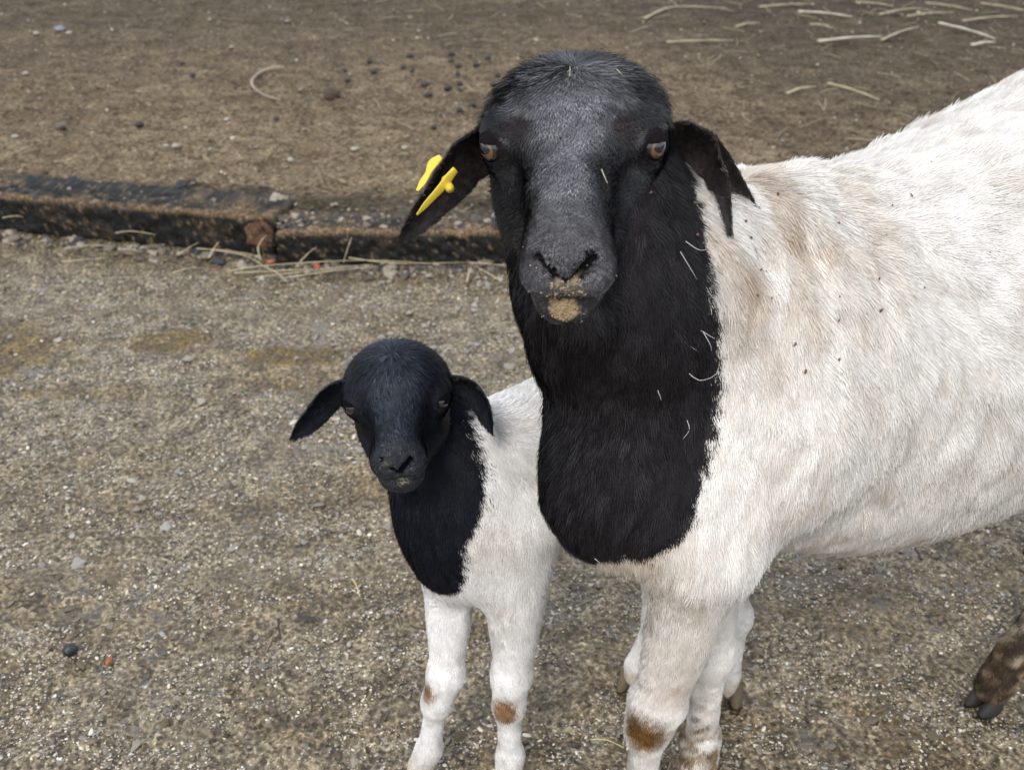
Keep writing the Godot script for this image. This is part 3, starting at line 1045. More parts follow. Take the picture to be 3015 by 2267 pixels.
	if us.n[5].y < 0.0:
		for i in range(0, us.t.size(), 3):
			var t := us.t[i + 1]
			us.t[i + 1] = us.t[i + 2]
			us.t[i + 2] = t
		renormal(us)
	tag(part(mesh_of(us), "upper_yard", um, self), "", "", "", "structure")

	# the kerb
	var km := mat(Color.WHITE, 0.7, true, 0.4)
	km.albedo_texture = pics[0]
	km.uv1_triplanar = true
	km.uv1_world_triplanar = true
	km.uv1_scale = Vector3.ONE * 1.9
	km.heightmap_enabled = true
	km.heightmap_texture = pics[1]
	km.heightmap_scale = 0.4
	var k := thing("kerb", Vector3(-0.49, 0, -2.16))
	tag(k, "low rough concrete kerb with dark algae on its face behind the animals", "kerb")
	kerb_block(Vector3(-1.20, 0, -2.345), Vector3(-0.502, 0, -2.195), 0.083, 0.13, km, k, 1)
	kerb_block(Vector3(-0.490, 0, -2.152), Vector3(0.62, 0, -2.150), 0.069, 0.12, km, k, 2)
	kerb_block(Vector3(-2.6, 0, -2.66), Vector3(-1.21, 0, -2.347), 0.083, 0.13, km, k, 5)
	kerb_block(Vector3(0.632, 0, -2.15), Vector3(1.9, 0, -2.148), 0.069, 0.12, km, k, 9)
	var bm := mat(Color(0.20, 0.105, 0.075), 0.8)
	bm = mat(Color(0.62, 0.40, 0.32), 0.85)
	bm.albedo_texture = pics[0]
	bm.uv1_triplanar = true
	bm.uv1_world_triplanar = true
	bm.uv1_scale = Vector3.ONE * 2.5
	var br := MeshInstance3D.new()
	br.mesh = stone_mesh(5, 0.85, 0.30, 6, 9)
	br.material_override = bm
	put(br, "brick_fragment", k)
	br.position = Vector3(-0.533, 0.040, -2.205) - k.position
	br.scale = Vector3(0.030, 0.034, 0.0075)
	br.set_meta("label", "worn reddish lump in the kerb face beside the joint")


func build_ewe() -> void:
	var root := thing("ewe", Vector3(0.30, 0, -0.86))
	tag(root, "large white ewe with black head and neck and a yellow ear tag, facing the camera", "sheep")
	var bf := Field.new()
	ewe_shape(bf)
	var hf := Field.new()
	head_shape(hf, ewe_head, Vector3.ONE, false)
	var body := skin(bf, Vector3(-0.08, -0.01, -1.34), Vector3(1.0, 0.80, -0.60), 0.0085)
	var head := skin(hf, Vector3(-0.06, 0.58, -0.88), Vector3(0.15, 0.80, -0.60), 0.0026)
	for i in body.p.size():
		var p := body.p[i]
		var flank := smoothstep(0.30, 0.42, p.y) * smoothstep(0.14, 0.22, p.x)
		body.p[i] += body.n[i] * (flank * (0.0070 * soft.get_noise_3d(p.x * 62.0 + p.y * 18.0, p.y * 22.0, p.z * 62.0) + 0.0030 * soft.get_noise_3d(p.x * 150.0, p.y * 60.0, p.z * 150.0)) + (1.0 - flank) * (0.0016 * soft.get_noise_3dv(p * 120.0) + 0.0050 * smoothstep(0.39, 0.46, p.y) * soft.get_noise_3d(p.x * 75.0, p.y * 20.0, p.z * 75.0)))
	renormal(body)
	for i in body.p.size():
		var l := ewe_look(body.p[i], body.n[i])
		body.c.append(l[5] if l[3] > 0.0 else l[4])
	for p in head.p:
		var q := ewe_head.affine_inverse() * p
		var c := Color(0.012, 0.011, 0.012)
		var pad := smoothstep(0.116, 0.124, q.z) * smoothstep(-0.026, -0.018, q.y) * smoothstep(0.014, 0.006, absf(q.x) - maxf(0.0, (q.y + 0.008) * 1.1))
		c = c.lerp(Color(0.070, 0.068, 0.074), smoothstep(0.075, 0.105, q.z) * smoothstep(-0.028, -0.020, q.y))
		c = c.lerp(Color(0.040, 0.040, 0.043), smoothstep(0.075, 0.105, q.z) * smoothstep(-0.022, -0.030, q.y))
		c = c.lerp(Color(0.016, 0.015, 0.018), pad)
		c = c.lerp(Color(0.004, 0.004, 0.005), smoothstep(0.0032, 0.0022, groove_by(q)))  # shade inside nostrils and mouth painted into the skin colour
		var dried := fine.get_noise_3dv(q * 330.0)
		# dried mud round the lips
		var m1 := 1.0 - Vector2(q.x + 0.003, q.y + 0.0345).length() / 0.0095
		var m2 := maxf(1.0 - Vector2((q.x - 0.0055) / 0.006, (q.y + 0.014) / 0.009).length(), 0.9 - Vector2((q.x + 0.0055) / 0.0055, (q.y + 0.0155) / 0.008).length())
		if q.z > 0.11:
			c = c.lerp(Color(0.40, 0.285, 0.165) * (1.0 + 0.7 * dried), smoothstep(-0.08, 0.10, m1 + 0.35 * dried))
			c = c.lerp(Color(0.26, 0.215, 0.15) * (1.0 + 0.8 * dried), 0.9 * smoothstep(0.0, 0.2, m2 + 0.6 * dried))
		head.c.append(c)
	var bodymat := mat(Color.WHITE, 0.75, true, 0.2)
	part(mesh_of(join([body, head])), "body", bodymat, root)

	# ears
	var em := mat(Color(0.020, 0.0155, 0.0155), 0.6, false, 0.4)
	var near_ear := leaf_skin([Vector3(-0.0192, 0.6982, -0.785), Vector3(-0.0335, 0.6924, -0.7751), Vector3(-0.0431, 0.6835, -0.7641), Vector3(-0.0517, 0.675, -0.7534), Vector3(-0.0605, 0.6655, -0.7422), Vector3(-0.0702, 0.6542, -0.7357), Vector3(-0.0793, 0.6452, -0.7305)], [0.021, 0.0195, 0.0185, 0.0165, 0.0125, 0.0085, 0.0014], Vector3(0.25, -0.25, 1.0), 0.40, 0.0032)
	var ear_a := part(mesh_of(near_ear), "ear", em, root)
	ear_a.set_meta("label", "drooping black ear with a yellow tag through it")
	var far_ear := join([
		leaf_skin([Vector3(0.1073, 0.7069, -0.7776), Vector3(0.1210, 0.7001, -0.7830), Vector3(0.1343, 0.6931, -0.7835), Vector3(0.1447, 0.6851, -0.7766), Vector3(0.1495, 0.6761, -0.7598), Vector3(0.1512, 0.6642, -0.7437), Vector3(0.1524, 0.6505, -0.7277)], [0.026, 0.0245, 0.0215, 0.0150, 0.0062, 0.0034, 0.0012], Vector3(-0.15, -0.35, 1.0), 0.42, 0.003),
		leaf_skin([Vector3(0.1219, 0.7036, -0.8046), Vector3(0.1406, 0.6917, -0.8093), Vector3(0.1547, 0.6792, -0.8043), Vector3(0.1667, 0.6648, -0.7961), Vector3(0.1753, 0.6545, -0.7878), Vector3(0.1834, 0.6465, -0.7774)], [0.012, 0.016, 0.0135, 0.0100, 0.0072, 0.0015], Vector3(-0.55, -0.2, 1.0), 0.4, 0.003)])
	var ear_b := part(mesh_of(far_ear), "ear", em, root)
	ear_b.set_meta("label", "drooping black ear rolled in two at its end")

	# eyes
	var h := ewe_head
	for x in [-1.0, 1.0]:
		eye(h * Vector3(x * 0.0535, 0.009, 0.0115), (h.basis * Vector3(x * 0.72, 0.12, 0.68)).normalized(), h.basis.y, h.basis.z, 0.0104, Color(0.145, 0.080, 0.040), Color(0.010, 0.008, 0.008), root)
	# hooves
	var hm := mat(Color(0.022, 0.019, 0.016), 0.7)
	hoof(Vector3(0.1180, 0, -0.716), Vector3(-0.5, 0, 0.85), 0.0175, hm, root)
	hoof(Vector3(0.1890, 0, -0.789), Vector3(-0.5, 0, 0.85), 0.0175, hm, root)
	hoof(Vector3(0.5330, 0, -0.914), Vector3(-0.87, 0, 0.49), 0.0185, hm, root)
	hoof(Vector3(0.7080, 0, -1.187), Vector3(-0.87, 0, 0.49), 0.0185, hm, root)

	# ear tag: two yellow leaves, one on each face of the ear, joined by a stud
	var ym := mat(Color(0.72, 0.53, 0.05), 0.5)
	var tagged := thing_part("ear_tag", root)
	tagged.set_meta("label", "yellow plastic ear tag in two pieces")
	part(mesh_of(leaf_skin([Vector3(-0.0495, 0.6965, -0.7566), Vector3(-0.0550, 0.6930, -0.7534), Vector3(-0.0590, 0.6872, -0.7478), Vector3(-0.0634, 0.6817, -0.7423), Vector3(-0.0659, 0.6787, -0.7394)], [0.0030, 0.0046, 0.0026, 0.0030, 0.0012], Vector3(-0.6, 0.3, 0.8), 0.05, 0.0024)), "back_piece", ym, tagged)
	part(mesh_of(leaf_skin([Vector3(-0.0386, 0.6975, -0.7295), Vector3(-0.0433, 0.6927, -0.7256), Vector3(-0.0488, 0.6872, -0.7200), Vector3(-0.0564, 0.6806, -0.7139), Vector3(-0.0604, 0.6769, -0.7106), Vector3(-0.0641, 0.6731, -0.7085)], [0.0030, 0.0040, 0.0036, 0.0030, 0.0026, 0.0010], Vector3(0.8, 0.1, 0.5), 0.08, 0.0016)), "front_piece", ym, tagged)
	part(mesh_of(tube([Vector3(-0.0462, 0.6858, -0.7423), Vector3(-0.0435, 0.6869, -0.7280), Vector3(-0.0419, 0.6872, -0.7200)], func(_u): return 0.0030, 10, 4)), "stud", ym, tagged)

	# coat
	var fur := mat(Color.WHITE, 0.60, true, 0.26)
	var black_fur := mat(Color.WHITE, 0.45, true, 0.38)
	var lk := lock(13, 3.6, 0.50, 0.19, 5)
	coat(body, ewe_look, lk, fur, "coat", root, func(p): return hf.dist(p, hf.all) < -0.004)
	var eyes := [h * Vector3(-0.0535, 0.009, 0.0115), h * Vector3(0.0535, 0.009, 0.0115)]
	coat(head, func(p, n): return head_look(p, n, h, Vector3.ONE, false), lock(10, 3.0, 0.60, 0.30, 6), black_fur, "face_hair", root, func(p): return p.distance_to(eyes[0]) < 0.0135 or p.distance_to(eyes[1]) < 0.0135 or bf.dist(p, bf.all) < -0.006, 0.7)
	var ears := join([near_ear, far_ear])
	var ear_dir := func(p: Vector3, n: Vector3) -> Array:
		var d := Vector3(-0.8, -0.6, 0.35) if p.x < 0.0 else Vector3(0.5, -0.75, 0.4)
		var c := Color(0.019, 0.0145, 0.0145)
		return [d, 0.0035, 260000.0, 1.0, c, c, 0.0007]
	coat(ears, ear_dir, lock(7, 3.0, 0.6, 0.12, 8), black_fur, "ear_hair", root, func(_p): return false)

	# reddish crumbs of dirt in the wool of the shoulder
	var dirt := []
	var tries := 0
	while dirt.size() < 26 and tries < 4000:
		tries += 1
		var i := rng.randi() % body.p.size()
		var p := body.p[i]
		var close := near(p, Vector3(0.20, 0.62, -0.76), 0.13) if tries % 3 else 0.05 * float(p.x > 0.16 and p.x < 0.5 and p.y > 0.4)
		if rng.randf() > close or body.n[i].z < 0.1: continue
		var r := rng.randf_range(0.0004, 0.0011)
		var q := p + body.n[i] * 0.0048
		dirt.append(tube([q, q + Vector3(rng.randfn(0, r), -r * rng.randf_range(0.5, 3.0), rng.randfn(0, r))], func(_u): return r, 5, 3))
	tag(part(mesh_of(join(dirt)), "dirt_crumbs", mat(Color(0.19, 0.085, 0.055), 0.8), root), "", "", "", "stuff")

	# loose white hairs caught in the black wool and whiskers by the jaw
	var hair := mat(Color(0.75, 0.74, 0.72), 0.5)
	stray([[Vector3(0.128, 0.598, -0.688), Vector3(0.137, 0.593, -0.686), Vector3(0.141, 0.590, -0.688)],
		[Vector3(0.132, 0.596, -0.686), Vector3(0.137, 0.588, -0.684), Vector3(0.139, 0.582, -0.685)],
		[Vector3(0.124, 0.566, -0.681), Vector3(0.132, 0.561, -0.680), Vector3(0.143, 0.564, -0.683), Vector3(0.146, 0.572, -0.688)],
		[Vector3(0.120, 0.592, -0.685), Vector3(0.124, 0.586, -0.684), Vector3(0.128, 0.583, -0.684)],
		[Vector3(0.124, 0.533, -0.672), Vector3(0.126, 0.526, -0.671), Vector3(0.122, 0.519, -0.670)],
		[Vector3(0.114, 0.650, -0.700), Vector3(0.121, 0.640, -0.694), Vector3(0.126, 0.632, -0.694)],
		[Vector3(0.118, 0.655, -0.706), Vector3(0.127, 0.650, -0.703), Vector3(0.133, 0.650, -0.704)],
		[Vector3(0.060, 0.435, -0.640), Vector3(0.064, 0.431, -0.640)],
		[Vector3(0.101, 0.560, -0.668), Vector3(0.104, 0.552, -0.668)]], 0.00024, "stray_hair", hair, root)
	stray([[h * Vector3(0.021, 0.0245, 0.060), h * Vector3(0.025, 0.0225, 0.072)], [h * Vector3(-0.002, 0.0445, -0.018), h * Vector3(-0.002, 0.0465, -0.028)],
		[h * Vector3(0.030, 0.042, -0.030), h * Vector3(0.034, 0.041, -0.024)], [h * Vector3(-0.024, -0.008, 0.122), h * Vector3(-0.013, -0.003, 0.1285)],
		[h * Vector3(-0.024, -0.013, 0.126), h * Vector3(-0.0225, -0.020, 0.127)]], 0.00042, "chaff", mat(Color(0.62, 0.55, 0.38), 0.6), root)
	var dust := []
	for i in 150:
		var at_lip := i % 3 == 0
		var an := rng.randf() * TAU
		var rr := sqrt(rng.randf())
		var a := Vector3(-0.003 + cos(an) * rr * 0.0095, -0.0345 + sin(an) * rr * 0.009, 0.0)
		if at_lip: a = Vector3((0.0055 if i % 2 == 0 else -0.0055) + cos(an) * rr * 0.006, -0.0145 + sin(an) * rr * 0.008, 0.0)
		var k := 0.150
		while k > 0.09 and hf.dist(h * Vector3(a.x, a.y, k), hf.all) > 0.0003: k -= 0.0006
		a.z = k
		var r := rng.randf_range(0.0004, 0.0010)
		dust.append(tube([h * a, h * (a + Vector3(rng.randfn(0, r), rng.randfn(0, r), 0.0003))], func(_u): return r, 5, 3))
	for i in 34:
		var a := Vector3(rng.randfn(0.0, 0.013), rng.randf_range(-0.05, 0.004), 0.0)
		var k := 0.155
		while k > 0.07 and hf.dist(h * Vector3(a.x, a.y, k), hf.all) > 0.0012: k -= 0.0012
		a.z = k
		var r := rng.randf_range(0.00025, 0.0007)
		dust.append(tube([h * a, h * (a + Vector3(r, r * 0.6, 0.0004))], func(_u): return r, 5, 3))
	tag(part(mesh_of(join(dust)), "dried_crumbs", mat(Color(0.36, 0.275, 0.17), 0.85), root), "", "", "", "stuff")


func thing_part(called: String, parent: Node3D) -> Node3D:
	var o := Node3D.new()
	put(o, called, parent)
	return o


func build_lamb() -> void:
	var root := thing("lamb", Vector3(0.05, 0, -0.87))
	tag(root, "small white lamb with black head and neck standing beside the ewe's chest", "lamb")
	var s := Vector3(0.68, 0.70, 0.52)
	var h := lamb_head
	var bf := Field.new()
	lamb_shape(bf)
	var hf := Field.new()
	head_shape(hf, h, s, true)
	var body := skin(bf, Vector3(-0.18, -0.01, -1.10), Vector3(0.32, 0.52, -0.70), 0.0062)
	var head := skin(hf, Vector3(-0.17, 0.39, -0.88), Vector3(-0.02, 0.54, -0.70), 0.0021)
	for i in body.p.size():
		var l := lamb_look(body.p[i], body.n[i])
		body.c.append(l[5] if l[3] > 0.0 else l[4])
	for p in head.p:
		var q := (h.affine_inverse() * p) / s
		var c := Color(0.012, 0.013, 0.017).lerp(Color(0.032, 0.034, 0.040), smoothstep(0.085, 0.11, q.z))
		c = c.lerp(Color(0.003, 0.003, 0.004), smoothstep(0.0032, 0.0022, groove_by(q)))  # cavity shade of the lips and nostrils put into the colour
		var dried := fine.get_noise_3dv(q * 260.0)
		c = c.lerp(Color(0.16, 0.15, 0.12), 0.6 * smoothstep(0.3, 0.7, near(q, Vector3(-0.011, 0.002, 0.125), 0.013) + 0.3 * dried))
		c = c.lerp(Color(0.28, 0.25, 0.19), 0.7 * smoothstep(0.1, 0.4, near(q, Vector3(0.004, -0.029, 0.129), 0.011) + 0.3 * dried))
		head.c.append(c)
	part(mesh_of(join([body, head])), "body", mat(Color.WHITE, 0.75, true, 0.2), root)
	var em := mat(Color(0.010, 0.0105, 0.014), 0.6, false, 0.4)
	var ear_1 := leaf_skin([Vector3(-0.130, 0.4800, -0.8128), Vector3(-0.1450, 0.4785, -0.8128), Vector3(-0.1560, 0.4735, -0.806), Vector3(-0.1640, 0.4670, -0.797), Vector3(-0.1725, 0.4590, -0.787), Vector3(-0.1823, 0.4489, -0.7788)], [0.0125, 0.0145, 0.0150, 0.0140, 0.0105, 0.002], Vector3(0.2, -0.35, 1.0), 0.42, 0.0028)
	var ear_2 := leaf_skin([Vector3(-0.0590, 0.4800, -0.822), Vector3(-0.0450, 0.4765, -0.826), Vector3(-0.0330, 0.4700, -0.825), Vector3(-0.0248, 0.4620, -0.817), Vector3(-0.0195, 0.4530, -0.806), Vector3(-0.0167, 0.4450, -0.7945)], [0.011, 0.0125, 0.0125, 0.0110, 0.0085, 0.0015], Vector3(-0.25, -0.3, 1.0), 0.42, 0.0028)
	part(mesh_of(ear_1), "ear", em, root)
	part(mesh_of(ear_2), "ear", em, root)
	for x in [-1.0, 1.0]:
		eye(h * (Vector3(x * 0.0535, 0.009, 0.0115) * s), (h.basis * Vector3(x * 0.70, 0.12, 0.70)).normalized(), h.basis.y, h.basis.z, 0.0066, Color(0.022, 0.015, 0.012), Color(0.005, 0.005, 0.006), root)
	var hm := mat(Color(0.12, 0.088, 0.050), 0.75)
	hoof(Vector3(-0.0990, 0, -0.808), Vector3(-0.5, 0, 0.85), 0.0125, hm, root)
	hoof(Vector3(-0.0050, 0, -0.791), Vector3(-0.2, 0, 0.95), 0.0125, hm, root)
	hoof(Vector3(0.1385, 0, -0.943), Vector3(-0.5, 0, 0.85), 0.0172, hm, root)
	hoof(Vector3(0.2455, 0, -0.925), Vector3(-0.15, 0, 0.97), 0.0172, hm, root)
	var fur := mat(Color.WHITE, 0.60, true, 0.26)
	coat(body, lamb_look, lock(12, 3.4, 0.52, 0.20, 15), fur, "coat", root, func(p): return hf.dist(p, hf.all) < -0.004)
	var eyes := [h * (Vector3(-0.0535, 0.009, 0.0115) * s), h * (Vector3(0.0535, 0.009, 0.0115) * s)]
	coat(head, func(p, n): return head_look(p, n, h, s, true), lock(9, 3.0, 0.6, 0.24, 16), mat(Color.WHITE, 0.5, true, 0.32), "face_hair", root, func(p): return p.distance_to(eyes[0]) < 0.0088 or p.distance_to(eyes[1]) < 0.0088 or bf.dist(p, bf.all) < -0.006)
	var ear_dir := func(p: Vector3, n: Vector3) -> Array:
		var c := Color(0.010, 0.0115, 0.017)
		return [Vector3(-0.7, -0.6, 0.4) if p.x < -0.1 else Vector3(0.4, -0.8, 0.4), 0.003, 320000.0, 1.0, c, c, 0.0006]
	coat(join([ear_1, ear_2]), ear_dir, lock(7, 3.0, 0.6, 0.12, 18), mat(Color.WHITE, 0.5, true, 0.3), "ear_hair", root, func(_p): return false)


func build_litter() -> void:
	# grit, crumbs and pebbles: far too many to count
	var gritm := mat(Color.WHITE, 0.5, true, 0.5)
	var tones := [Color(0.48, 0.42, 0.32), Color(0.30, 0.26, 0.20), Color(0.60, 0.55, 0.46), Color(0.36, 0.34, 0.31), Color(0.20, 0.165, 0.12), Color(0.09, 0.075, 0.055), Color(0.24, 0.235, 0.225)]
	var mossy := func(p: Vector3) -> bool:
		for q in moss:
			if Vector2((p.x - q[0]) / q[2], (p.z - q[1]) / q[3]).length() < 0.9 and rng.randf() < q[4] * 0.9: return true
		return false
	var on_ground := func(far: bool) -> Vector3:
		var z := -0.62 - 1.5 * pow(rng.randf(), 1.25)
		var half := 0.12 + 0.46 * sqrt(0.9 + z * z)
		var x := rng.randf_range(-half, half)
		return Vector3(x, height_at(x, z), z)
	scatter("grit", "pale sandy grit strewn over the wet mud", "grit", stone_mesh(31, 0.55, 0.3, 3, 6), gritm, 150000, func() -> Array:
		var p: Vector3 = on_ground.call(false)
		if 1.5 * soft.get_noise_2d(p.x * 13.0, p.z * 26.0) + fine.get_noise_2d(p.x * 30.0, p.z * 44.0) + rng.randfn(0.0, 0.15) < -0.08: return []
		if mossy.call(p): return []
		var s := 0.00072 * exp(rng.randfn(0.2, 0.42))
		return [p + Vector3.UP * s * 0.2, Vector3(s * rng.randf_range(0.8, 1.9), s * 0.8, s), tones[rng.randi() % tones.size()] * rng.randf_range(0.9, 1.45)])
	scatter("mud_crumbs", "low wet lumps of mud and small flat pebbles", "mud crumbs", stone_mesh(37, 0.34, 0.45, 4, 9), mat(Color.WHITE, 0.6, true, 0.3), 7000, func() -> Array:
		var p: Vector3 = on_ground.call(false)
		if soft.get_noise_2d(p.x * 14.0, p.z * 20.0) + rng.randfn(0.0, 0.2) < 0.0: return []
		var s := 0.0019 * exp(rng.randfn(0.1, 0.5))
		var c: Color = [Color(0.16, 0.135, 0.10), Color(0.20, 0.18, 0.15), Color(0.24, 0.215, 0.18), Color(0.12, 0.095, 0.065)][rng.randi() % 4]
		return [p + Vector3.UP * s * 0.08, Vector3(s * rng.randf_range(0.9, 1.9), s * 0.8, s), c * rng.randf_range(0.8, 1.2)])
	scatter("pebbles", "pale pebbles pressed into the mossy mud below the kerb", "pebbles", stone_mesh(41, 0.6, 0.35, 5, 9), mat(Color.WHITE, 0.75, true, 0.25), 3000, func() -> Array:
		var z := rng.randf_range(-2.08, -1.15)
		var x := rng.randf_range(-1.1, 0.1) if rng.randf() < 0.85 else rng.randf_range(0.3, 1.2)
		if soft.get_noise_2d(x * 9.0 + 5.0, z * 14.0) + rng.randfn(0.0, 0.2) < 0.08 or mossy.call(Vector3(x, 0, z)): return []
		var s := 0.0026 * exp(rng.randfn(0.1, 0.45))
		var c: Color = [Color(0.26, 0.235, 0.20), Color(0.30, 0.285, 0.265), Color(0.20, 0.17, 0.13)][rng.randi() % 3]
		return [Vector3(x, height_at(x, z) + s * 0.1, z), Vector3(s * rng.randf_range(0.9, 1.6), s * 0.7, s), c * rng.randf_range(0.8, 1.25)])
	scatter("upper_grit", "pale crumbs scattered over the upper yard", "grit", stone_mesh(43, 0.5, 0.3, 3, 7), gritm, 2600, func() -> Array:
		var z := -2.36 - 2.6 * rng.randf()
		var x := rng.randf_range(-2.1, 2.1)
		if z > -2.36 - 0.2 * clampf(-x - 0.4, 0.0, 4.0): return []
		var s := 0.0016 * exp(rng.randfn(0.1, 0.5))
		var c: Color = tones[rng.randi() % tones.size()]
		return [Vector3(x, 0.068 + 1.3 * height_at(x + 3.0, z), z), Vector3(s * rng.randf_range(0.8, 1.8), s, s), c])
	scatter("chaff", "short bits of chaff and hay trodden into the mud", "chaff", mesh_of(tube([Vector3(-1, 0, 0), Vector3(0, 0.02, 0.06), Vector3(1, 0, 0)], func(_u): return 0.05, 4, 5)), mat(Color.WHITE, 0.6, true, 0.4), 900, func() -> Array:
		var p: Vector3 = on_ground.call(false)
		var s := rng.randf_range(0.004, 0.012)
		var c: Color = [Color(0.36, 0.29, 0.17), Color(0.20, 0.155, 0.09), Color(0.05, 0.035, 0.022)][rng.randi() % 3]
		return [p + Vector3.UP * 0.0012, Vector3(s, s * 1.2, s * 1.2), c])
	scatter("upper_hay", "thin bits of hay trodden into the dark upper yard", "hay", mesh_of(tube([Vector3(-1, 0, 0), Vector3(0, 0.02, 0.1), Vector3(1, 0, 0)], func(_u): return 0.045, 4, 5)), mat(Color.WHITE, 0.6, true, 0.4), 420, func() -> Array:
		var z := -2.6 - 2.2 * rng.randf()
		var x := rng.randf_range(-1.2, 2.1)
		if rng.randf() > smoothstep(-1.3, 1.2, x): return []
		var s := rng.randf_range(0.012, 0.045)
		var c: Color = [Color(0.30, 0.25, 0.17), Color(0.22, 0.18, 0.12)][rng.randi() % 2]
		return [Vector3(x, 0.071, z), Vector3(s, s, s), c])

	scatter("kerb_rubble", "dark crumbs and broken bits lying along the kerb", "rubble", stone_mesh(47, 0.6, 0.45, 4, 8), mat(Color.WHITE, 0.7, true, 0.3), 1500, func() -> Array:
		var x := rng.randf_range(-1.25, 0.1)
		var foot := -2.15 if x > -0.49 else -2.185 - 0.214 * (-x - 0.5)
		var above := rng.randf() < 0.55
		var z := foot + absf(rng.randfn(0.0, 0.035)) if not above else foot - 0.03 - absf(rng.randfn(0.0, 0.07))
		var s := 0.0032 * exp(rng.randfn(0.1, 0.5))
		var c: Color = [Color(0.05, 0.05, 0.055), Color(0.10, 0.085, 0.07), Color(0.30, 0.26, 0.21), Color(0.17, 0.14, 0.11)][rng.randi() % 4]
		return [Vector3(x, (0.078 if x < -0.5 else 0.069) if above else height_at(x, z) + s * 0.2, z), Vector3(s * rng.randf_range(0.8, 1.6), s, s), c])

	# straw that can be told apart
	var hay := mat(Color(0.42, 0.35, 0.22), 0.55)
	var pale := mat(Color(0.50, 0.46, 0.36), 0.55)
	var upper := [
		[Vector3(0.477, 0.076, -4.149), Vector3(0.607, 0.076, -4.349), Vector3(0.803, 0.076, -4.324)],
		[Vector3(0.515, 0.076, -3.793), Vector3(0.744, 0.076, -3.826)],
		[Vector3(1.020, 0.076, -3.793), Vector3(1.254, 0.076, -3.874)],
		[Vector3(1.063, 0.076, -4.283), Vector3(1.233, 0.076, -4.180)],
		[Vector3(0.933, 0.076, -4.366), Vector3(1.152, 0.076, -4.409)],
		[Vector3(1.522, 0.076, -4.088), Vector3(1.626, 0.076, -3.840)],
		[Vector3(1.787, 0.076, -4.409), Vector3(1.920, 0.076, -4.259)],
		[Vector3(1.520, 0.076, -3.761), Vector3(1.607, 0.076, -3.787)],
		[Vector3(1.239, 0.076, -3.820), Vector3(1.429, 0.076, -4.029)],
		[Vector3(1.609, 0.076, -4.103), Vector3(1.847, 0.076, -4.203)],
		[Vector3(1.347, 0.076, -4.227), Vector3(1.522, 0.076, -4.324)],
		[Vector3(1.052, 0.076, -4.051), Vector3(1.125, 0.076, -4.014)],
		[Vector3(0.929, 0.076, -3.284), Vector3(1.030, 0.076, -3.114)],
		[Vector3(0.781, 0.076, -3.161), Vector3(0.877, 0.076, -3.234)],
		[Vector3(0.784, 0.076, -4.014), Vector3(0.877, 0.076, -4.073)],
		[Vector3(1.442, 0.076, -4.203), Vector3(1.624, 0.076, -4.243)],
		[Vector3(1.581, 0.076, -4.426), Vector3(1.715, 0.076, -4.308)],
		[Vector3(1.322, 0.076, -4.452), Vector3(1.442, 0.076, -4.375)]]
	for i in upper.size():
		var label := "pale blurred straw stalk lying on the dark upper yard, right of the ewe's head"
		if i == 0: label = "long bent straw stalk above the ewe's head, leftmost of the far straw"
		elif i == 1: label = "straight straw stalk just above and right of the ewe's crown"
		elif i == 2: label = "broad whitish straw stalk lying level above the ewe's back"
		elif i == 5: label = "thick straw stalk slanting down near the right edge of the upper yard"
		straw(upper[i], 0.0085 if i in [2, 3, 5, 7] else 0.0058, pale if i in [2, 3, 5, 7] else hay, "straw_stalk", label, "straw on the upper yard")
	var at_kerb := [
		[Vector3(-0.700, 0.012, -2.164), Vector3(-0.670, 0.012, -2.243)],
		[Vector3(-0.670, 0.012, -2.200), Vector3(-0.599, 0.012, -2.190), Vector3(-0.526, 0.012, -2.150)],
		[Vector3(-0.631, 0.012, -2.145), Vector3(-0.618, 0.030, -2.190)],
		[Vector3(-0.635, 0.012, -2.190), Vector3(-0.561, 0.012, -2.167), Vector3(-0.505, 0.012, -2.101)],
		[Vector3(-0.581, 0.012, -2.083), Vector3(-0.498, 0.012, -2.110), Vector3(-0.315, 0.014, -2.128), Vector3(-0.165, 0.012, -2.116)],
		[Vector3(-0.565, 0.012, -2.077), Vector3(-0.419, 0.012, -2.095), Vector3(-0.285, 0.012, -2.114)],
		[Vector3(-0.516, 0.012, -2.053), Vector3(-0.343, 0.012, -2.095)],
		[Vector3(-0.445, 0.012, -2.047), Vector3(-0.274, 0.012, -2.101)],
		[Vector3(-0.349, 0.012, -2.129), Vector3(-0.330, 0.060, -2.140)],
		[Vector3(-0.338, 0.022, -2.132), Vector3(-0.236, 0.012, -2.122), Vector3(-0.089, 0.012, -2.129)],
		[Vector3(-0.089, 0.012, -2.129), Vector3(0.000, 0.012, -2.107)],
		[Vector3(-0.522, 0.012, -2.139), Vector3(-0.512, 0.055, -2.165)],
		[Vector3(-0.950, 0.012, -2.203), Vector3(-0.863, 0.012, -2.216)],
		[Vector3(-0.834, 0.012, -2.190), Vector3(-0.783, 0.012, -2.183)],
		[Vector3(-0.854, 0.030, -2.247), Vector3(-0.764, 0.030, -2.235)],
		[Vector3(-0.090, 0.010, -2.030), Vector3(-0.083, 0.010, -2.101)],
		[Vector3(-0.067, 0.010, -2.095), Vector3(-0.022, 0.010, -2.030)],
		[Vector3(-0.933, 0.010, -2.132), Vector3(-0.843, 0.010, -2.151)],
		[Vector3(-0.499, 0.010, -2.095), Vector3(-0.447, 0.010, -2.030)],
		[Vector3(-0.438, 0.014, -2.125), Vector3(-0.403, 0.040, -2.140)],
		[Vector3(-0.690, 0.010, -2.077), Vector3(-0.634, 0.010, -2.095)],
		[Vector3(-1.115, 0.040, -2.300), Vector3(-1.070, 0.045, -2.300)]]
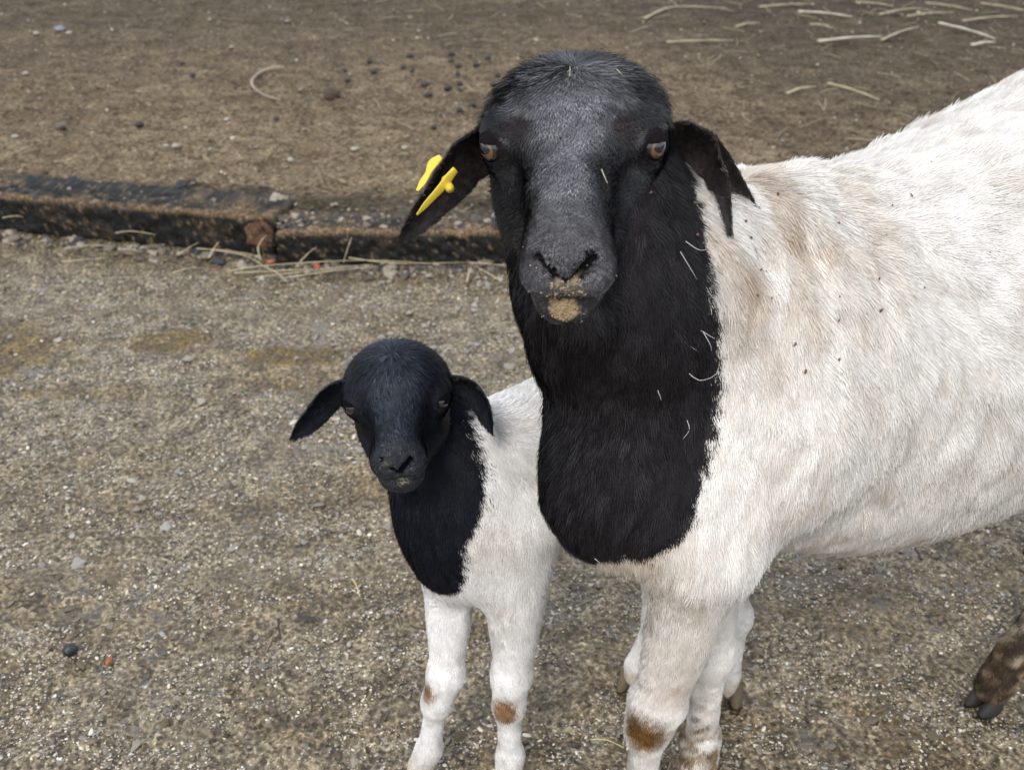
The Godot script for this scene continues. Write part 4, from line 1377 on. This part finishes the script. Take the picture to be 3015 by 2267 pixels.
	for i in at_kerb.size():
		var label := "thin dry straw stalk lying against the foot of the kerb"
		if i == 0: label = "short straw stalk slanting up on the kerb left of the reddish lump"
		elif i == 4: label = "longest straw stalk along the foot of the kerb, left of the ewe's neck"
		elif i == 13: label = "short greenish yellow straw below the left kerb block"
		elif i == 8: label = "straw stalk leaning up against the dark right kerb block"
		straw(at_kerb[i], 0.0022, hay, "straw_stalk", label, "straw along the kerb")
	straw([Vector3(-0.206, 0.004, -1.126), Vector3(-0.200, 0.005, -1.113), Vector3(-0.194, 0.004, -1.097)], 0.0011, mat(Color(0.62, 0.50, 0.16), 0.5), "straw_stalk", "bright yellow straw bit left of the lamb's chest", "")
	straw([Vector3(0.086, 0.004, -0.863), Vector3(0.103, 0.005, -0.859), Vector3(0.121, 0.004, -0.850)], 0.0013, mat(Color(0.52, 0.44, 0.20), 0.5), "straw_stalk", "yellowish straw bit beside the ewe's brown knee", "")
	straw([Vector3(0.134, 0.004, -1.127), Vector3(0.158, 0.004, -1.111)], 0.0012, hay, "straw_stalk", "thin straw bit under the ewe's brisket", "")
	straw([Vector3(-0.703, 0.074, -3.463), Vector3(-0.751, 0.074, -3.440), Vector3(-0.774, 0.074, -3.343), Vector3(-0.750, 0.074, -3.241), Vector3(-0.704, 0.074, -3.168), Vector3(-0.649, 0.074, -3.116)], 0.0055, mat(Color(0.30, 0.25, 0.19), 0.6), "bent_straw", "pale straw bent into a hook on the upper yard, left", "")

	# droppings, clod and stones
	var dm := mat(Color(0.030, 0.026, 0.024), 0.55)
	var pellet := stone_mesh(51, 0.8, 0.12, 6, 10)
	var pellets := [Vector3(-0.448, 0.07, -3.557), Vector3(-0.424, 0.07, -3.430), Vector3(-0.327, 0.07, -3.630), Vector3(-0.256, 0.07, -3.286), Vector3(-0.239, 0.07, -3.175), Vector3(-0.186, 0.07, -3.248), Vector3(-0.196, 0.07, -3.661), Vector3(-0.191, 0.07, -3.571), Vector3(-0.167, 0.07, -3.499), Vector3(-0.164, 0.07, -3.403), Vector3(-0.155, 0.07, -3.299), Vector3(-0.150, 0.07, -3.224), Vector3(-0.110, 0.07, -3.514), Vector3(-0.077, 0.07, -3.601), Vector3(-0.044, 0.07, -3.390), Vector3(-0.056, 0.07, -3.286), Vector3(-0.144, 0.07, -3.027), Vector3(-0.204, 0.07, -2.870), Vector3(-0.109, 0.07, -3.078), Vector3(-0.489, 0.07, -3.332), Vector3(-0.513, 0.07, -3.444), Vector3(-0.965, 0.07, -3.390), Vector3(-1.032, 0.07, -3.528), Vector3(-1.173, 0.07, -2.860), Vector3(-0.981, 0.07, -2.890), Vector3(-0.630, 0.07, -2.941), Vector3(-0.337, 0.07, -3.485), Vector3(-0.305, 0.07, -3.444)]
	for i in pellets.size():
		var o := MeshInstance3D.new()
		o.mesh = pellet
		o.material_override = dm
		put(o, "dropping", self)
		var r := rng.randf_range(0.0070, 0.0108)
		o.position = pellets[i] + Vector3(0, 0.004, 0)
		o.rotation.y = rng.randf() * TAU
		o.scale = Vector3(r * 1.3, r, r)
		tag(o, "small dark dropping among others on the upper yard left of the ewe's crown" if i < 21 or i > 25 else "lone dark dropping on the blurred upper yard, far left", "dropping", "droppings on the upper yard" if i < 21 or i > 25 else "lone droppings far left")
	single("clod", stone_mesh(53, 0.75, 0.2, 7, 12), mat(Color(0.055, 0.038, 0.026), 0.8), Vector3(-0.511, 0.078, -3.152), Vector3(0.026, 0.024, 0.022), "brown clod of earth on the upper yard, largest dark lump left of the head", "clod")
	single("dropping", stone_mesh(55, 0.9, 0.14, 8, 14), mat(Color(0.022, 0.024, 0.028), 0.35), Vector3(-0.530, 0.006, -1.001), Vector3(0.0088, 0.0082, 0.0080), "round black dropping on the wet mud at lower left", "dropping")
	single("brick_chip", stone_mesh(57, 0.5, 0.3, 5, 9), mat(Color(0.30, 0.10, 0.035), 0.7), Vector3(-0.479, 0.003, -0.987), Vector3(0.0075, 0.004, 0.004), "small orange brick chip just right of the round black dropping", "brick chip")
	single("brick_chip", stone_mesh(58, 0.6, 0.25, 5, 9), mat(Color(0.42, 0.11, 0.05), 0.7), Vector3(-0.405, 0.008, -2.128), Vector3(0.014, 0.009, 0.008), "orange red brick chip at the foot of the right kerb block", "brick chip")
	single("brick_chip", stone_mesh(59, 0.6, 0.25, 5, 9), mat(Color(0.34, 0.10, 0.05), 0.7), Vector3(-0.503, 0.008, -2.146), Vector3(0.011, 0.008, 0.008), "dull red brick chip at the bottom of the kerb joint", "brick chip")
	part(mesh_of(tube([Vector3(-0.289, 0.004, -1.051), Vector3(-0.285, 0.005, -1.034), Vector3(-0.280, 0.003, -1.017)], func(u): return 0.0019 * (1.0 - 0.5 * u), 7, 9)), "twig", mat(Color(0.035, 0.016, 0.012), 0.5), self)
	get_node("twig").position.y = 0.0055
	tag(get_node("twig"), "short dark red twig lying left of the lamb's leg", "twig")
	part(mesh_of(tube([Vector3(0.542, 0.004, -1.192), Vector3(0.543, 0.004, -1.167)], func(_u): return 0.0018, 6, 6)), "twig_001", mat(Color(0.05, 0.035, 0.025), 0.6), self)
	get_node("twig_001").position.y = 0.0055
	tag(get_node("twig_001"), "short brown twig on the mud under the ewe's belly", "twig")
	part(mesh_of(leaf_skin([Vector3(-0.268, 0.004, -1.046), Vector3(-0.254, 0.006, -1.050), Vector3(-0.237, 0.003, -1.046)], [0.001, 0.0045, 0.0035, 0.0006], Vector3.UP, 0.35, 0.0008)), "dead_leaf", mat(Color(0.035, 0.024, 0.020), 0.45), self)
	get_node("dead_leaf").position.y = 0.0055
	tag(get_node("dead_leaf"), "curled dark dead leaf beside the twig, left of the lamb", "leaf")
	var stones := [Vector3(-1.582, 0.07, -4.008), Vector3(-1.528, 0.07, -3.944), Vector3(-1.474, 0.07, -3.403), Vector3(-0.760, 0.07, -2.931), Vector3(-1.267, 0.07, -2.782), Vector3(-0.811, 0.07, -4.137), Vector3(-1.640, 0.07, -3.937), Vector3(-1.093, 0.07, -4.156), Vector3(-0.923, 0.07, -3.738), Vector3(-0.839, 0.07, -2.708), Vector3(-0.534, 0.07, -2.602), Vector3(-0.862, 0.07, -2.708), Vector3(-0.389, 0.07, -2.681), Vector3(-0.267, 0.07, -2.693)]
	for i in stones.size():
		var blue := i == 0
		single("stone", stone_mesh(60 + i, 0.5, 0.3, 6, 10), mat(Color(0.20, 0.21, 0.24) if blue else Color(0.34, 0.31, 0.27), 0.7), stones[i] + Vector3(0, 0.005, 0), Vector3(0.017, 0.015, 0.015) * (1.2 if blue else rng.randf_range(0.45, 0.75)),
			"bluish grey stone at the top left of the upper yard" if blue else "small whitish stone on the blurred upper yard left of the ewe", "stone", "" if blue else "whitish stones on the upper yard")


func single(called: String, mesh: Mesh, m: Material, at: Vector3, size: Vector3, label: String, category: String, group := "") -> void:
	var o := MeshInstance3D.new()
	o.mesh = mesh
	o.material_override = m
	put(o, called, self)
	o.position = at
	o.rotation.y = rng.randf() * TAU
	o.scale = size
	tag(o, label, category, group)
